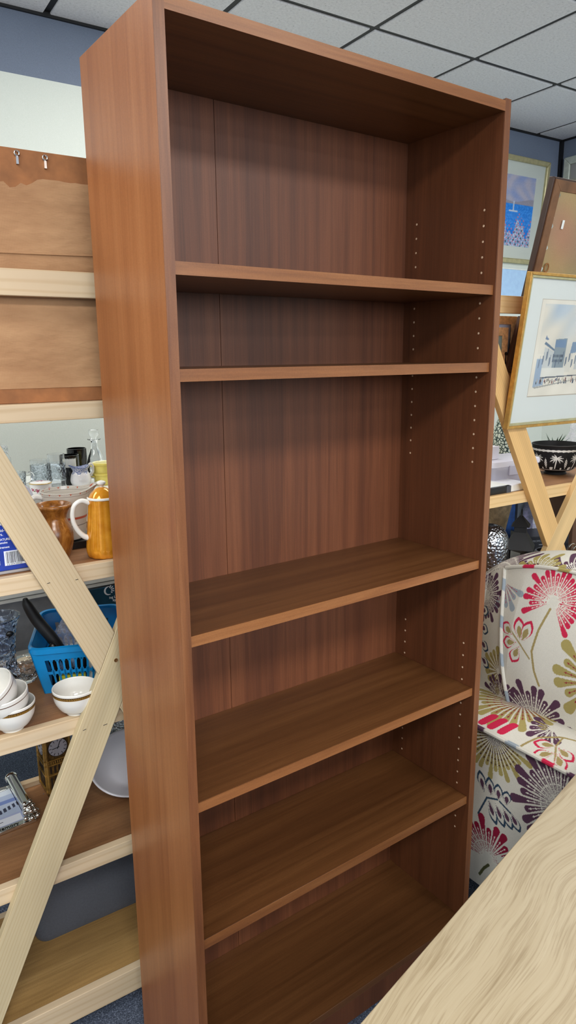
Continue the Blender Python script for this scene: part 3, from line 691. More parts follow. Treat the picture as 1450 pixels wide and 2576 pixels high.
rim = MB(); rr = 0.026; pts = []
for cx_, cy_, a in ((BW-rr, rr, -PI/2), (BW-rr, BD-rr, 0), (rr, BD-rr, PI/2), (rr, rr, PI)):
    for k in range(7): pts.append((cx_+rr*math.cos(a+PI/2*k/6), cy_+rr*math.sin(a+PI/2*k/6), BH))
cxm, cym = BW/2, BD/2
for lo_, hi_, zo, zi in ((0.97, 1.045, BH-0.004, BH+0.004),):
    n = len(pts); vs = []
    for p in pts:
        for s_, z_ in ((0.975, BH-0.004), (0.975, BH+0.003), (1.01, BH+0.005), (1.045, BH+0.002), (1.045, BH-0.010)):
            vs.append((cxm+(p[0]-cxm)*s_, cym+(p[1]-cym)*s_, z_))
    rim.add(vs, [(i*5+k, ((i+1) % n)*5+k, ((i+1) % n)*5+(k+1) % 5, i*5+(k+1) % 5) for i in range(n) for k in range(5)])
part('rim', rim, M['blue'], bl)
part('basket_floor', MB().box(tp_, BW-tp_, tp_, BD-tp_, 0.0, 0.003), M['blue'], bl)
def basket_pt(x, y, z): c, s = math.cos(-0.4), math.sin(-0.4); return np.array([-0.143+c*x-s*y, 0.513+s*x+c*y, ZB+z])
t = thing('kitchen_utensil', 'black utensil handle leaning out over the left side of the blue basket', 'utensil', basket_pt(0.07, 0.06, 0.004), -0.4, group='black utensils in the basket')
part('handle', MB().tube([(0.01, 0.02, 0.01), (-0.005, 0.02, 0.06), (-0.03, 0.02, 0.110), (-0.058, 0.02, 0.155), (-0.076, 0.018, 0.195), (-0.080, 0.017, 0.212)], [0.010, 0.012, 0.0135, 0.0135, 0.011, 0.005], 14), M['black_matt'], t)
t = thing('kitchen_utensil', 'black utensil standing upright inside the blue basket', 'utensil', basket_pt(0.10, 0.075, 0.004), -0.4, group='black utensils in the basket')
part('handle', MB().tube([(0.0, 0, 0.0), (0.008, 0, 0.06), (0.022, 0, 0.115), (0.03, 0, 0.135)], [0.012, 0.013, 0.012, 0.008], 14), M['black_matt'], t)
t = thing('kitchen_utensil', 'round-headed black utensil wrapped in plastic, low in the blue basket', 'utensil', basket_pt(0.045, 0.05, 0.004), -0.4, group='black utensils in the basket')
part('head', MB().ball((0.0, 0, 0.075), 0.014, 0.010, 0.034, 16), M['black'], t)
part('handle', MB().tube([(0, 0, 0.0), (0, 0, 0.05)], 0.008, 10), M['black'], t)
def crumple(name, label, cat, loc, rx_, ry_, rz_, mat, seed, part_name='wrap', grp=None):
    r_ = np.random.default_rng(seed); ph = r_.uniform(0, 6.28, (12, 3)); fr = r_.uniform(2, 7, (12, 3))
    t_ = thing(name, label, cat, loc, 0, grp)
    def pos(U, V):
        a, b = 2*PI*U, PI*V; x, y, z = np.sin(b)*np.cos(a), np.sin(b)*np.sin(a), -np.cos(b)
        k = 1+sum(0.055*np.sin(fr[i, 0]*x+ph[i, 0])*np.sin(fr[i, 1]*y+ph[i, 1])*np.sin(fr[i, 2]*z+ph[i, 2]+i) for i in range(12))*1.5
        return np.stack([rx_*k*x, ry_*k*y, rz_*(np.maximum(k*z, -0.97)+0.97)], -1)
    o = painted(part_name, 48, 32, pos, lambda U, V: np.full(U.shape+(3,), 220.0), mat, t_); return t_
b0 = basket_pt(0.085, 0.14, 0.005); crumple('plastic_bag', 'crumpled clear plastic wrapping filling the blue basket', 'plastic wrap', b0, 0.052, 0.06, 0.066, M['film'], 5)
t = thing('white_packet', 'white paper packet among the utensils in the blue basket', 'packet', basket_pt(0.12, 0.035, 0.004), -0.4)
part('packet', MB().box(0, 0.03, 0, 0.012, 0, 0.115), M['white'], t, 0.002)
t = thing('yellow_packet', 'yellow packet at the bottom of the blue basket', 'packet', basket_pt(0.055, 0.03, 0.004), -0.4)
part('packet', MB().box(0, 0.06, 0, 0.012, 0, 0.032), plain('yellow_card', (214, 214, 60), 0.4), t, 0.002)
# white bowls with a gilt key-pattern band
BR, BHt = 0.0485, 0.060
bprof = loft([(0.022, 0.0), (0.023, 0.005), (0.034, 0.012), (0.0445, 0.030), (0.0480, 0.048), (0.0490, 0.0585)], 48); bpa = np.array(bprof)
bi = loft([(0.0490, 0.0585), (0.0478, 0.0605), (0.0462, 0.0585), (0.0445, 0.045), (0.039, 0.026), (0.026, 0.012), (1e-6, 0.009)], 40)
def make_bowl(loc, rot, label, key=True):
    t = thing('bowl', label, 'bowl', loc, 0, 'white gilt-banded bowls', rot)
    def pos(U, V):
        a = 2*PI*U; i = V*(len(bprof)-1); r = np.interp(i, range(len(bprof)), bpa[:, 0]); z = np.interp(i, range(len(bprof)), bpa[:, 1])
        return np.stack([r*np.cos(a), r*np.sin(a), z], -1)
    def col(U, V):
        b = np.zeros(U.shape+(3,)); b[:] = (230, 228, 222)
        z = np.interp(V*(len(bprof)-1), range(len(bprof)), bpa[:, 1])
        if key:
            m = (z > 0.0475) & (z < 0.0535); b[m] = (150, 112, 48)
            f = (U*64) % 1; g = (z-0.0475)/0.006
            k1 = m & (((f < 0.16) & (g > 0.15)) | ((g > 0.78) & (f < 0.75)) | ((np.abs(f-0.66) < 0.08) & (g > 0.3)) | ((np.abs(g-0.35) < 0.1) & (f > 0.36) & (f < 0.75))); b[k1] = (60, 42, 20)
            b[(z > 0.0535) & (z < 0.0548)] = (90, 66, 40)
        else: b[(z > 0.050) & (z < 0.0516)] = (92, 62, 40)
        return b
    painted('bowl_outside', 520, 90, pos, col, M['glazed_paint'], t)
    part('bowl_inside', MB().lathe(bi, 64), M['white_gloss'], t)
    part('foot', MB().lathe([(1e-6, 0.0), (0.0222, 0.0), (0.0222, 0.003), (1e-6, 0.003)], 40), M['white_gloss'], t)
    return t
q = stand(194, 0.050, ZB); make_bowl(q, (0, 0, 0.4), 'single white bowl with a gilt key-pattern band, in front of the blue basket')
q = stand(33, 0.055, ZB); make_bowl(q, (0, 0, 1.0), 'bottom bowl of the leaning stack of three, with a gilt key-pattern band')
make_bowl((q[0]-0.004, q[1], q[2]+0.027), (math.radians(3), math.radians(-9), 0), 'middle bowl of the leaning stack of three, thin brown line below the rim', False)
make_bowl((q[0]-0.010, q[1]+0.002, q[2]+0.056), (math.radians(8), math.radians(-30), 0), 'top bowl of the leaning stack of three, tipped on its side', False)

# ---------------------------------------------------------------- lower shelf of the left rack
ZC = SCc-0.0005
q = at_z(123, 2006, ZC)
t = thing('clock_tower_tin', 'brown and gold tin shaped like a clock tower, behind the diagonal brace', 'tin', q, 0.0)
def tinmat():
    m, nt, b = new_mat('embossed_tin', 0.32, 0.45, 0.5); n = noise(nt, coords(nt, (1, 1, 0.5)), 70, 5, 0.7)
    nt.links.new(ramp(nt, n, [(0.35, rgba((44, 32, 22))), (0.5, rgba((104, 78, 40))), (0.7, rgba((150, 116, 60)))]), b.inputs['Base Color']); bump(nt, b, n, 0.6, 0.003); return m
M['tin'] = tinmat(); M['tin_gold'] = plain('tin_gold', (158, 124, 64), 0.3, 0.5, 0.2, 60); M['tin_dark'] = plain('tin_recess', (38, 28, 22), 0.4)
w = 0.066; part('tower_body', MB().box(0, w, 0, w, 0, 0.20), M['tin'], t, 0.001)
c_ = MB()
for x_, y_ in ((0.003, -0.001), (w-0.003, -0.001), (-0.001, 0.003), (-0.001, w-0.003)): c_.tube([(x_, y_, 0.01), (x_, y_, 0.20)], 0.0034, 8)
for z_ in (0.014, 0.058, 0.086, 0.099, 0.165, 0.197): c_.box(-0.004, w+0.002, -0.004, w, z_, z_+0.003)
for k in range(10): c_.box(0.006+k*0.0055, 0.0085+k*0.0055, -0.0025, 0, 0.090, 0.097)
part('gold_mouldings', c_, M['tin_gold'], t)
w_ = MB()
for k in range(5):
    for z_, h_ in ((0.020, 0.034), (0.063, 0.021)):
        x_ = 0.009+k*0.0105; w_.prism([(x_, z_), (x_+0.005, z_), (x_+0.005, z_+h_*0.85), (x_+0.0025, z_+h_), (x_, z_+h_*0.85)], -0.0012, 0.0)
        w_.prism([(x_, z_), (x_+0.005, z_), (x_+0.005, z_+h_*0.85), (x_+0.0025, z_+h_), (x_, z_+h_*0.85)], -0.0012, 0.0, 'x')
part('lancet_windows', w_, M['tin_dark'], t)
def clock(cx_, face):
    k = MB(); k.M = Matrix.Translation((cx_, -0.0012, 0.132) if face == 'f' else (-0.0012, cx_, 0.132)) @ (Matrix.Rotation(PI/2, 4, 'X') if face == 'f' else Matrix.Rotation(-PI/2, 4, 'Z') @ Matrix.Rotation(PI/2, 4, 'X'))
    base = k.M.copy(); k.lathe([(1e-6, 0), (0.0235, 0), (0.0235, 0.001), (1e-6, 0.001)], 40); fo = part('clock_face', k, plain('clock_face', (176, 172, 180), 0.4), t)
    h = MB(); h.M = base; h.lathe([(0.0235, 0.0012), (0.0248, 0.0012), (0.0248, -0.0005), (0.0235, -0.0005)], 40)
    for i in range(12):
        h.M = base @ Matrix.Rotation(2*PI*i/12, 4, 'Z'); h.box(-0.0007, 0.0007, 0.0165, 0.0222, 0.0011, 0.0016)
    for ang, ln in ((math.radians(-22), 0.018), (math.radians(97), 0.015)):
        h.M = base @ Matrix.Rotation(ang, 4, 'Z'); h.box(-0.0008, 0.0008, -0.004, ln, 0.0016, 0.002)
    part('clock_hands', h, M['ink_black'], fo)
clock(0.033, 'f'); clock(0.033, 's')
# silver photo frame lying on the shelf, with a cherub column
q = at_z(93, 2063, ZC+0.004)
t = thing('photo_frame', 'silver photo frame with a polished column, lying on the lower shelf at the left edge', 'photo frame', (q[0], q[1], ZC), 0, rot=(math.radians(4), 0, 0.02))
def ph_col(U, V):
    b = np.zeros(U.shape+(3,)); b[:] = (176, 190, 216)
    b[(V > 0.62) & (V < 0.72)] = (120, 140, 196); b[(V > 0.45) & (V < 0.62)] = (192, 204, 226)
    b[(np.abs(V-0.38-0.28*(U-0.5)) < 0.055) & (np.sin(U*70) > -0.3)] = (58, 62, 84); b[(V < 0.28)] = (170, 180, 214)
    b[(V < 0.23) & (V > 0.05) & (U > 0.42) & (U < 0.96)] = (226, 230, 240); b[(V > 0.86)] = (214, 224, 236)
    b[(V > 0.14) & (V < 0.155) & (U > 0.48) & (U < 0.62)] = (90, 90, 100); return b
L_ = 0.165; fr = MB(); fr.box(-0.16, 0, 0, 0.016, 0, 0.009); fr.box(-0.16, -0.02, L_-0.014, L_, 0, 0.009); fr.box(-0.02, 0, 0.016, L_, 0, 0.009); fr.box(-0.16, -0.148, 0.016, L_-0.014, 0, 0.009)
part('frame', fr, M['silver'], t, 0.0015)
painted('photo', 120, 120, lambda U, V: np.stack([-0.147+0.126*U, 0.016+(L_-0.03)*V, 0.006+0*U], -1), ph_col, vcol('photo_print', 0.12, 0.5), t)
cl = part('column', MB().tube([(-0.010, 0.040, 0.021), (-0.010, L_+0.004, 0.021)], 0.0135, 28), M['silver'], t)
part('column_capital', MB().tube([(-0.010, L_+0.0045, 0.021), (-0.010, L_+0.008, 0.021), (-0.010, L_+0.012, 0.021)], [0.0145, 0.0165, 0.0155], 28), M['silver'], cl)
ch = MB(); ch.ball((-0.010, 0.026, 0.024), 0.0165, 0.0155, 0.0165, 24)
for p in ((-0.020, 0.022, 0.034), (-0.002, 0.020, 0.035), (-0.011, 0.014, 0.037), (-0.022, 0.014, 0.026), (0.001, 0.012, 0.026), (-0.010, 0.008, 0.030), (-0.018, 0.033, 0.037), (-0.004, 0.034, 0.037), (0.006, 0.018, 0.018), (-0.024, 0.006, 0.016), (0.004, 0.004, 0.014), (-0.010, 0.002, 0.014)): ch.ball(p, 0.0062, 0.0058, 0.0062, 12)
part('cherub', ch, M['silver'], t)
text_mesh('engraved_text', 'Loving Memory', 0.0155, M['ink_black'], t, Matrix.Translation((-0.138, 0.004, 0.0095)), depth=0.0002)
# white oval dish and glass comport
q = stand(332, 0.235, ZC)
t = thing('serving_dish', 'white oval serving dish leaning at the back of the lower shelf', 'dish', (q[0], q[1]+0.0, ZC+0.052), 0, rot=(math.radians(38), 0, RA))
def dish(U, V):
    a = 2*PI*U; r = V*0.112; z = 0.045*np.clip((V-0.45)/0.55, 0, 1)**1.6
    return np.stack([1.0*r*np.cos(a), 0.82*r*np.sin(a), z-0.02], -1)
painted('dish_body', 72, 24, dish, lambda U, V: np.full(U.shape+(3,), 1.0)*np.array((232, 232, 240)), M['glazed_paint'], t, 0.004)
q = stand(322, 0.345, ZC)
t = thing('glass_comport', 'stemmed clear glass bowl behind the white oval dish', 'glass bowl', q)
part('comport_bowl', MB().lathe(loft([(0.006, 0.085), (0.03, 0.092), (0.05, 0.11), (0.058, 0.145)], 24)+loft([(0.055, 0.145), (0.047, 0.112), (0.028, 0.096), (1e-6, 0.092)], 24), 40), M['pressed_glass'], t)
part('stem', MB().lathe([(1e-6, 0), (0.035, 0), (0.033, 0.004), (0.007, 0.012), (0.006, 0.084), (1e-6, 0.084)], 30), M['glass'], t)
# dark grey storage crate on the bottom board
ZD = SD-0.0005
q = at_z(92, 2385, ZD)
t = thing('storage_box', 'dark grey plastic storage box with rounded corners, on the bottom board of the left rack', 'storage box', (q[0], q[1]+0.0, ZD), RA)
def rrect(w, d, r, n=6):
    return [(cx_+r*math.cos(a+PI/2*k/n), cy_+r*math.sin(a+PI/2*k/n)) for cx_, cy_, a in ((w-r, r, -PI/2), (w-r, d-r, 0), (r, d-r, PI/2), (r, r, PI)) for k in range(n+1)]
bx = MB(); base = rrect(0.40, 0.24, 0.03); n = len(base); vs = []
for s_, z_ in ((0.955, 0.0), (0.965, 0.004), (0.99, 0.02), (1.0, 0.06), (1.012, 0.20), (1.012, 0.212)):
    vs += [(0.2+(p[0]-0.2)*s_, 0.12+(p[1]-0.12)*s_, z_) for p in base]
bx.add(vs, [tuple(range(n-1, -1, -1)), tuple(5*n+i for i in range(n))]+[(k*n+i, k*n+(i+1) % n, (k+1)*n+(i+1) % n, (k+1)*n+i) for k in range(5) for i in range(n)])
part('box_body', bx, M['dark_grey_box'], t)
lid = MB(); lr = [(0.2+(p[0]-0.2)*1.04, 0.12+(p[1]-0.12)*1.05) for p in base]; lid.prism(lr, 0.213, 0.236, 'z'); part('lid', lid, M['dark_grey_box'], t, 0.003)
q = at_rack(16, 2318, 0.06)
t = thing('wooden_tray', 'dark wooden tray with a pale rim, beside the grey storage box', 'tray', (q[0]-0.22, q[1]+0.02, ZD), RA)
part('tray_board', MB().box(0, 0.2, 0, 0.25, 0, 0.03), plain('dark_tray_wood', (86, 62, 44), 0.5), t, 0.002)
part('tray_lining', MB().box(0.01, 0.19, 0.01, 0.24, 0.031, 0.036), plain('mauve_lining', (120, 106, 130), 0.8), t)

# ---------------------------------------------------------------- pictures by the right rack
def pane_mat():
    m, nt, b = new_mat('thin_glazing', 0.02); nt.nodes.remove(b); out = nt.nodes['Material Output']
    tr_ = nd(nt, 'ShaderNodeBsdfTransparent'); gl = nd(nt, 'ShaderNodeBsdfGlossy'); gl.inputs['Roughness'].default_value = 0.02
    fr_ = nd(nt, 'ShaderNodeFresnel'); fr_.inputs['IOR'].default_value = 1.4; mx = nd(nt, 'ShaderNodeMixShader')
    nt.links.new(fr_.outputs[0], mx.inputs[0]); nt.links.new(tr_.outputs[0], mx.inputs[1]); nt.links.new(gl.outputs[0], mx.inputs[2]); nt.links.new(mx.outputs[0], out.inputs[0]); return m
M['glazing'] = pane_mat(); M['print'] = vcol('printed_paper', 0.7, 0.2)
def pane(x0, x1, y, z0, z1, t):
    me = bpy.data.meshes.new('glass_pane'); me.from_pydata([(x0, y, z0), (x1, y, z0), (x1, y, z1), (x0, y, z1)], [], [(0, 1, 2, 3)]); return link('glass_pane', me, M['glazing'], t, smooth=False)
def inpoly(x, y, poly):
    r = np.zeros(x.shape, bool); n = len(poly)
    for i in range(n):
        x0, y0 = poly[i]; x1, y1 = poly[(i+1) % n]
        c = ((y0 > y) != (y1 > y)) & (x < (x1-x0)*(y-y0)/((y1-y0) if y1 != y0 else 1e-9)+x0); r ^= c
    return r
def frame_ring(w, h, b, d0, d1, taper=0.0):
    f = MB()
    for p in ([(0, 0), (w, 0), (w-b, b), (b, b)], [(w, 0), (w, h), (w-b, h-b), (w-b, b)], [(w, h), (0, h), (b, h-b), (w-b, h-b)], [(0, h), (0, 0), (b, b), (b, h-b)]): f.prism(p, d0, d1)
    return f
# gold framed street watercolour, hung tilting forward
GW, GH = 0.60, 0.436
t = thing('framed_picture', 'gold-framed watercolour of a busy town street, above the patterned armchair', 'picture', (1.186, 0.268, 1.303), 0, rot=(math.radians(7.0), 0, RA))
part('frame', frame_ring(GW, GH, 0.008, 0, 0.016), M['gold'], t, 0.001)
part('inner_slip', frame_ring(GW-0.016, GH-0.016, 0.007, 0.003, 0.012), M['champagne'], t, 0.0008)
t.children[-1].location = (0.008, 0, 0.008)
def street(U, V):
    x = U*(GW-0.03); y = V*(GH-0.03); b = np.zeros(U.shape+(3,)); b[:] = (222, 225, 220)
    n = 5*np.sin(x*23+y*31)+4*np.sin(x*71-y*53)
    x0, x1, y0, y1 = 0.062, GW-0.03-0.062, 0.075, 0.352; X = (x-x0)/(x1-x0); Y = (y-y0)/(y1-y0); ins = (X > 0) & (X < 1) & (Y > 0) & (Y < 1)
    b[ins] = (232, 226, 212); e = ins & ((X < 0.004) | (X > 0.996) | (Y < 0.006) | (Y > 0.994)); b[e] = (176, 164, 146)
    pr = (X > 0.035) & (X < 0.965) & (Y > 0.045) & (Y < 0.955)
    sky = pr & (Y > 0.45); k = np.clip(0.5+0.5*np.sin(X*9+Y*6)+0.3*np.sin(X*21-Y*17), 0, 1)*np.clip((Y-0.4)*1.6, 0, 1)*np.clip(1.3-X*1.7, 0, 1)
    b[sky] = ((1-k[..., None])*np.array((228, 222, 208))+k[..., None]*np.array((178, 194, 208)))[sky]
    def P(poly, c, a=1.0):
        m = inpoly(X, Y, poly) & pr; b[m] = (1-a)*b[m]+a*np.array(c)
    blu, dk, gr = (128, 152, 178), (58, 68, 84), (168, 178, 186)
    P([(0.04, 0.10), (0.04, 0.40), (0.10, 0.40), (0.14, 0.30), (0.14, 0.12)], (150, 172, 196), 0.8)
    P([(0.10, 0.24), (0.10, 0.52), (0.20, 0.47), (0.22, 0.24)], (206, 208, 204)); P([(0.09, 0.55), (0.21, 0.47), (0.21, 0.49), (0.10, 0.575)], (110, 130, 150))
    P([(0.20, 0.27), (0.20, 0.60), (0.32, 0.61), (0.32, 0.26)], (150, 162, 168)); P([(0.20, 0.52), (0.20, 0.59), (0.31, 0.60), (0.31, 0.51)], blu)
    P([(0.32, 0.25), (0.32, 0.56), (0.40, 0.55), (0.40, 0.25)], (222, 218, 206)); P([(0.37, 0.45), (0.38, 0.57), (0.45, 0.58), (0.43, 0.46)], blu, 0.9)
    P([(0.44, 0.28), (0.44, 0.52), (0.52, 0.53), (0.52, 0.27)], (204, 206, 202)); P([(0.45, 0.46), (0.46, 0.53), (0.53, 0.54), (0.51, 0.47)], (120, 146, 172))
    P([(0.52, 0.26), (0.53, 0.47), (0.60, 0.46), (0.60, 0.25)], (196, 200, 200)); P([(0.62, 0.18), (0.64, 0.38), (0.78, 0.44), (0.96, 0.48), (0.96, 0.16)], (172, 186, 198), 0.8)
    P([(0.10, 0.20), (0.10, 0.30), (0.34, 0.30), (0.34, 0.21)], (226, 224, 214)); P([(0.10, 0.19), (0.10, 0.205), (0.60, 0.225), (0.60, 0.215)], dk, 0.8)
    for i in range(16):
        xa = 0.06+i*0.034; ya = 0.30+0.02*((i*7) % 5); P([(xa, ya), (xa, ya+0.09), (xa+0.008, ya+0.09), (xa+0.008, ya)], (96, 110, 130), 0.8)
        P([(xa+0.01, ya+0.02), (xa+0.01, ya+0.13-0.004*i), (xa+0.014, ya+0.13-0.004*i), (xa+0.014, ya+0.02)], (120, 132, 150), 0.8)
        P([(0.20+0.013*(i % 8), 0.36+0.05*(i//8)), (0.20+0.013*(i % 8), 0.39+0.05*(i//8)), (0.207+0.013*(i % 8), 0.39+0.05*(i//8)), (0.207+0.013*(i % 8), 0.36+0.05*(i//8))], dk, 0.8)
    rr_ = random.Random(8)
    for i in range(70):
        xa = rr_.uniform(0.05, 0.66); ya = 0.135+rr_.uniform(-0.012, 0.03); h_ = 0.035*rr_.uniform(0.7, 1.3); c = rr_.choice([(40, 44, 56), (70, 80, 96), (140, 80, 70), (60, 84, 120), (190, 180, 160)])
        P([(xa, ya), (xa+0.002, ya+h_), (xa+0.007, ya+h_), (xa+0.009, ya)], c, 0.9)
    P([(0.04, 0.10), (0.60, 0.19), (0.60, 0.185), (0.06, 0.085)], (150, 150, 146), 0.7)
    P([(0.60, 0.11), (0.60, 0.19), (0.61, 0.215), (0.69, 0.215), (0.70, 0.19), (0.70, 0.11)], (148, 136, 128)); P([(0.61, 0.175), (0.62, 0.205), (0.68, 0.205), (0.69, 0.175)], (210, 214, 214))
    P([(0.59, 0.085), (0.60, 0.115), (0.70, 0.115), (0.71, 0.085)], (60, 66, 78)); P([(0.50, 0.09), (0.56, 0.115), (0.60, 0.115), (0.60, 0.09)], (120, 138, 156))
    P([(0.72, 0.10), (0.74, 0.14), (0.84, 0.15), (0.90, 0.13), (0.90, 0.09)], (110, 124, 140)); P([(0.09, 0.60), (0.10, 0.64), (0.108, 0.62), (0.13, 0.60), (0.12, 0.59)], (120, 140, 168))
    return b+n[..., None]*0.6*ins[..., None]
painted('mounted_print', 420, 320, lambda U, V: np.stack([0.015+(GW-0.03)*U, 0.0095+0*U, 0.015+(GH-0.03)*V], -1), street, M['print'], t)
part('backing', MB().box(0.01, GW-0.01, 0.0125, 0.0155, 0.01, GH-0.01), M['hardboard'], t)
pane(0.014, GW-0.014, 0.0065, 0.014, GH-0.014, t)
# frame seen from the back, standing behind the gold one
t = thing('framed_picture', 'old brown frame seen from the back, tilting above the gold frame', 'picture', (1.418, 0.399, 1.681), 0, rot=(math.radians(13), 0, RA+0.0))
BW2, BH2 = 0.42, 0.352
part('frame', frame_ring(BW2, BH2, 0.030, 0.004, 0.024), plain('dark_frame_wood', (62, 40, 30), 0.5), t, 0.002)
fr2 = frame_ring(BW2-0.012, BH2-0.012, 0.030, -0.001, 0.006); o2 = part('frame_back', fr2, plain('brown_frame_back', (118, 82, 54), 0.7, var=0.15, nscale=14), t, 0.001); o2.location = (0.006, 0, 0.006)
def bpaper(U, V):
    x = 0.034+(BW2-0.068)*U; z = 0.034+(BH2-0.068)*V; e = np.minimum(np.minimum(U, 1-U), np.minimum(V, 1-V))
    r = 0.006*(np.sin(z*90)+np.sin(z*210))*np.exp(-U*30); return np.stack([x+r, 0.0015+0.001*np.sin(x*60)*np.sin(z*50)+0*e, z], -1)
painted('backing_paper', 50, 50, bpaper, lambda U, V: np.stack([170+8*np.sin(U*9), 146+8*np.sin(V*7+U*3), 112+0*U], -1), vcol('old_paper', 0.85, 0.1, 0.5), t)
st = MB(); st.tube(arc((0.052, -0.005, 0.100), 0.013, -PI/2, 1.5*PI, 16, sx=0.7), 0.0022, 6); st.tube([(0.052, -0.005, 0.087), (0.03, -0.006, 0.06), (0.026, -0.006, 0.02)], 0.0022, 6); st.tube([(0.054, -0.005, 0.088), (0.085, -0.006, 0.06), (0.12, -0.006, 0.01)], 0.0018, 6)
part('string', st, plain('jute_string', (150, 104, 60), 0.9), t)
part('label', MB().box(0.078, 0.088, -0.0022, -0.0012, 0.215, 0.240), M['white'], t)
# champagne framed seascape on the back wall
sb = at_rack(1357, 668, 1.755); SW, SH = 0.66, 0.612
def loc_from_corner(corner, w, rz): return (corner[0]-w*math.cos(rz), corner[1]-w*math.sin(rz), corner[2])
t = thing('framed_picture', 'champagne-framed blue seascape hanging high on the back wall', 'picture', loc_from_corner(sb, SW, RA), 0, rot=(math.radians(4.3), 0, RA))
part('frame', frame_ring(SW, SH, 0.030, 0, 0.028), M['champagne'], t, 0.006)
def sea(U, V):
    b = np.zeros(U.shape+(3,)); b[:] = (206, 212, 206); x0, x1, y0, y1 = 0.12, 0.87, 0.135, 0.86
    X = (U-x0)/(x1-x0); Y = (V-y0)/(y1-y0); ins = (X > 0) & (X < 1) & (Y > 0) & (Y < 1)
    n = np.sin(X*17+3*np.sin(Y*9))*np.sin(Y*13+2*np.sin(X*7)); n2 = np.sin(X*57+5*np.sin(Y*31))*np.sin(Y*43+3*np.sin(X*29))
    def put(m, c, k=None):
        m = m & ins; c = np.array(c, float)
        if k is None: b[m] = c
        else: b[m] = (1-k[m][..., None])*b[m]+k[m][..., None]*c
    put(Y > 0.60, (150, 165, 205)); put(Y > 0.60, (186, 184, 200), np.clip(0.5+0.6*n, 0, 1)); put((Y > 0.60) & (Y < 0.66+0.03*np.sin(X*8)), (160, 158, 172))
    put(Y <= 0.60, (40, 136, 226)); put((Y <= 0.60) & (Y > 0.25), (84, 166, 240), np.clip(0.4+0.4*n2, 0, 1))
    put((np.abs(X-0.60) < 0.09) & (np.abs(Y-0.50) < 0.012), (214, 220, 226)); put((np.abs(X-0.6) < 0.012) & (Y > 0.5) & (Y < 0.64), (200, 212, 226))
    hz = 0.26+0.10*np.sin(X*19)+0.05*np.sin(X*47); put(Y < hz, (140, 168, 210)); put(Y < hz, (206, 214, 230), np.clip(0.4+0.8*n2, 0, 1)); put((Y < hz+0.12) & (np.sin(X*83+Y*21)*np.sin(Y*71) > 0.55), (206, 130, 156))
    put((Y < hz*0.9) & (np.sin(X*61+2)*np.sin(Y*57+X*9) > 0.6), (70, 110, 130)); return b+3*n2[..., None]*ins[..., None]
painted('mounted_print', 220, 200, lambda U, V: np.stack([0.028+(SW-0.056)*U, 0.016+0*U, 0.028+(SH-0.056)*V], -1), sea, M['print'], t)
part('backing', MB().box(0.02, SW-0.02, 0.018, 0.026, 0.02, SH-0.02), M['hardboard'], t)
pane(0.027, SW-0.027, 0.011, 0.027, SH-0.027, t)
# pale frame on the right wall, only its corner in view
t = thing('framed_picture', 'pale silver frame on the right-hand wall, its corner at the edge of the photo', 'picture', (rx(1.88)-0.03, 1.885, 2.16), 0, rot=(0, 0, -PI/2+RA))
part('frame', frame_ring(0.55, 0.575, 0.045, 0, 0.028), plain('pale_silver_frame', (206, 212, 200), 0.4, 0.3), t, 0.004)
painted('mounted_print', 40, 40, lambda U, V: np.stack([0.04+0.47*U, 0.016+0*U, 0.04+0.495*V], -1), lambda U, V: np.stack([176+30*(np.abs(U-0.5) > 0.3), 182+24*(np.abs(U-0.5) > 0.3), 190+20*(np.abs(V-0.5) > 0.3)], -1)*1.0, M['print'], t)
pane(0.04, 0.51, 0.010, 0.04, 0.535, t)
# added panel coloured for bright blue light on the wall, and a mauve carton on the rack ledge
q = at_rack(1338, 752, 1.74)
t = thing('blue_light_panel', 'pale blue panel added for bluish light on the wall under the seascape', 'board', loc_from_corner((q[0]+0.25, q[1], 1.80), 0.9, RA), RA)
part('board', MB().box(0, 0.9, 0, 0.015, 0, 0.245), plain('pale_blue_wall_light', (176, 212, 255), 0.2, var=0.03), t, 0.002)
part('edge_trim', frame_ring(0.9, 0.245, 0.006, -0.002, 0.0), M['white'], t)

# stacked small frames between the rails
def small_frame(px, py, off, w, label, mat, mount, inset_=0.024):
    c = at_rack(px, py, off); h = c[2]-1.4335
    t = thing('framed_picture', label, 'picture', loc_from_corner((c[0], c[1], 1.4335), w, RA), RA, 'small frames behind the gold picture')
    part('frame', frame_ring(w, h, inset_, 0, 0.008), mat, t, 0.001)
    part('mount', MB().box(inset_*0.8, w-inset_*0.8, 0.003, 0.007, inset_*0.8, h-inset_*0.8), mount, t)
    pane(inset_*0.9, w-inset_*0.9, 0.0015, inset_*0.9, h-inset_*0.9, t); return t
cork = plain('cork_brown', (206, 160, 112), 0.7, var=0.15, nscale=90)
small_frame(1303, 796, 0.073, 0.24, 'taller of the two small brown frames between the pine rails', cork, plain('pale_mount', (200, 212, 236), 0.4))
t = small_frame(1281, 824, 0.058, 0.22, 'shorter small brown frame in front, with a black keyhole hanger', cork, plain('sea_green_mount', (160, 176, 168), 0.5))
hk = MB(); hk.M = Matrix.Translation((0.213, -0.0006, 0.085)); hk.lathe([(1e-6, 0)]+[(0.0001, 0)], 6) if False else None
hk.box(-0.002, 0.002, -0.0008, 0.0004, -0.032, 0.0); hk.M = hk.M @ Matrix.Rotation(PI/2, 4, 'X'); hk.lathe([(1e-6, -0.0004), (0.0055, -0.0004), (0.0055, 0.0008), (1e-6, 0.0008)], 16)
part('keyhole_hanger', hk, M['black'], t, label='black keyhole hanger')
t = thing('framed_picture', 'dark brown frame edge leaning behind the gold picture', 'picture', at_rack(1276, 930, 0.048)+np.array([0.0, 0, -0.002]), 0, rot=(0, math.radians(17), RA))
part('frame', frame_ring(0.16, 0.165, 0.014, 0, 0.012), plain('walnut_frame', (84, 52, 34), 0.5), t, 0.001)
part('backing', MB().box(0.012, 0.148, 0.004, 0.010, 0.012, 0.153), plain('dark_backing', (58, 38, 28), 0.8), t)

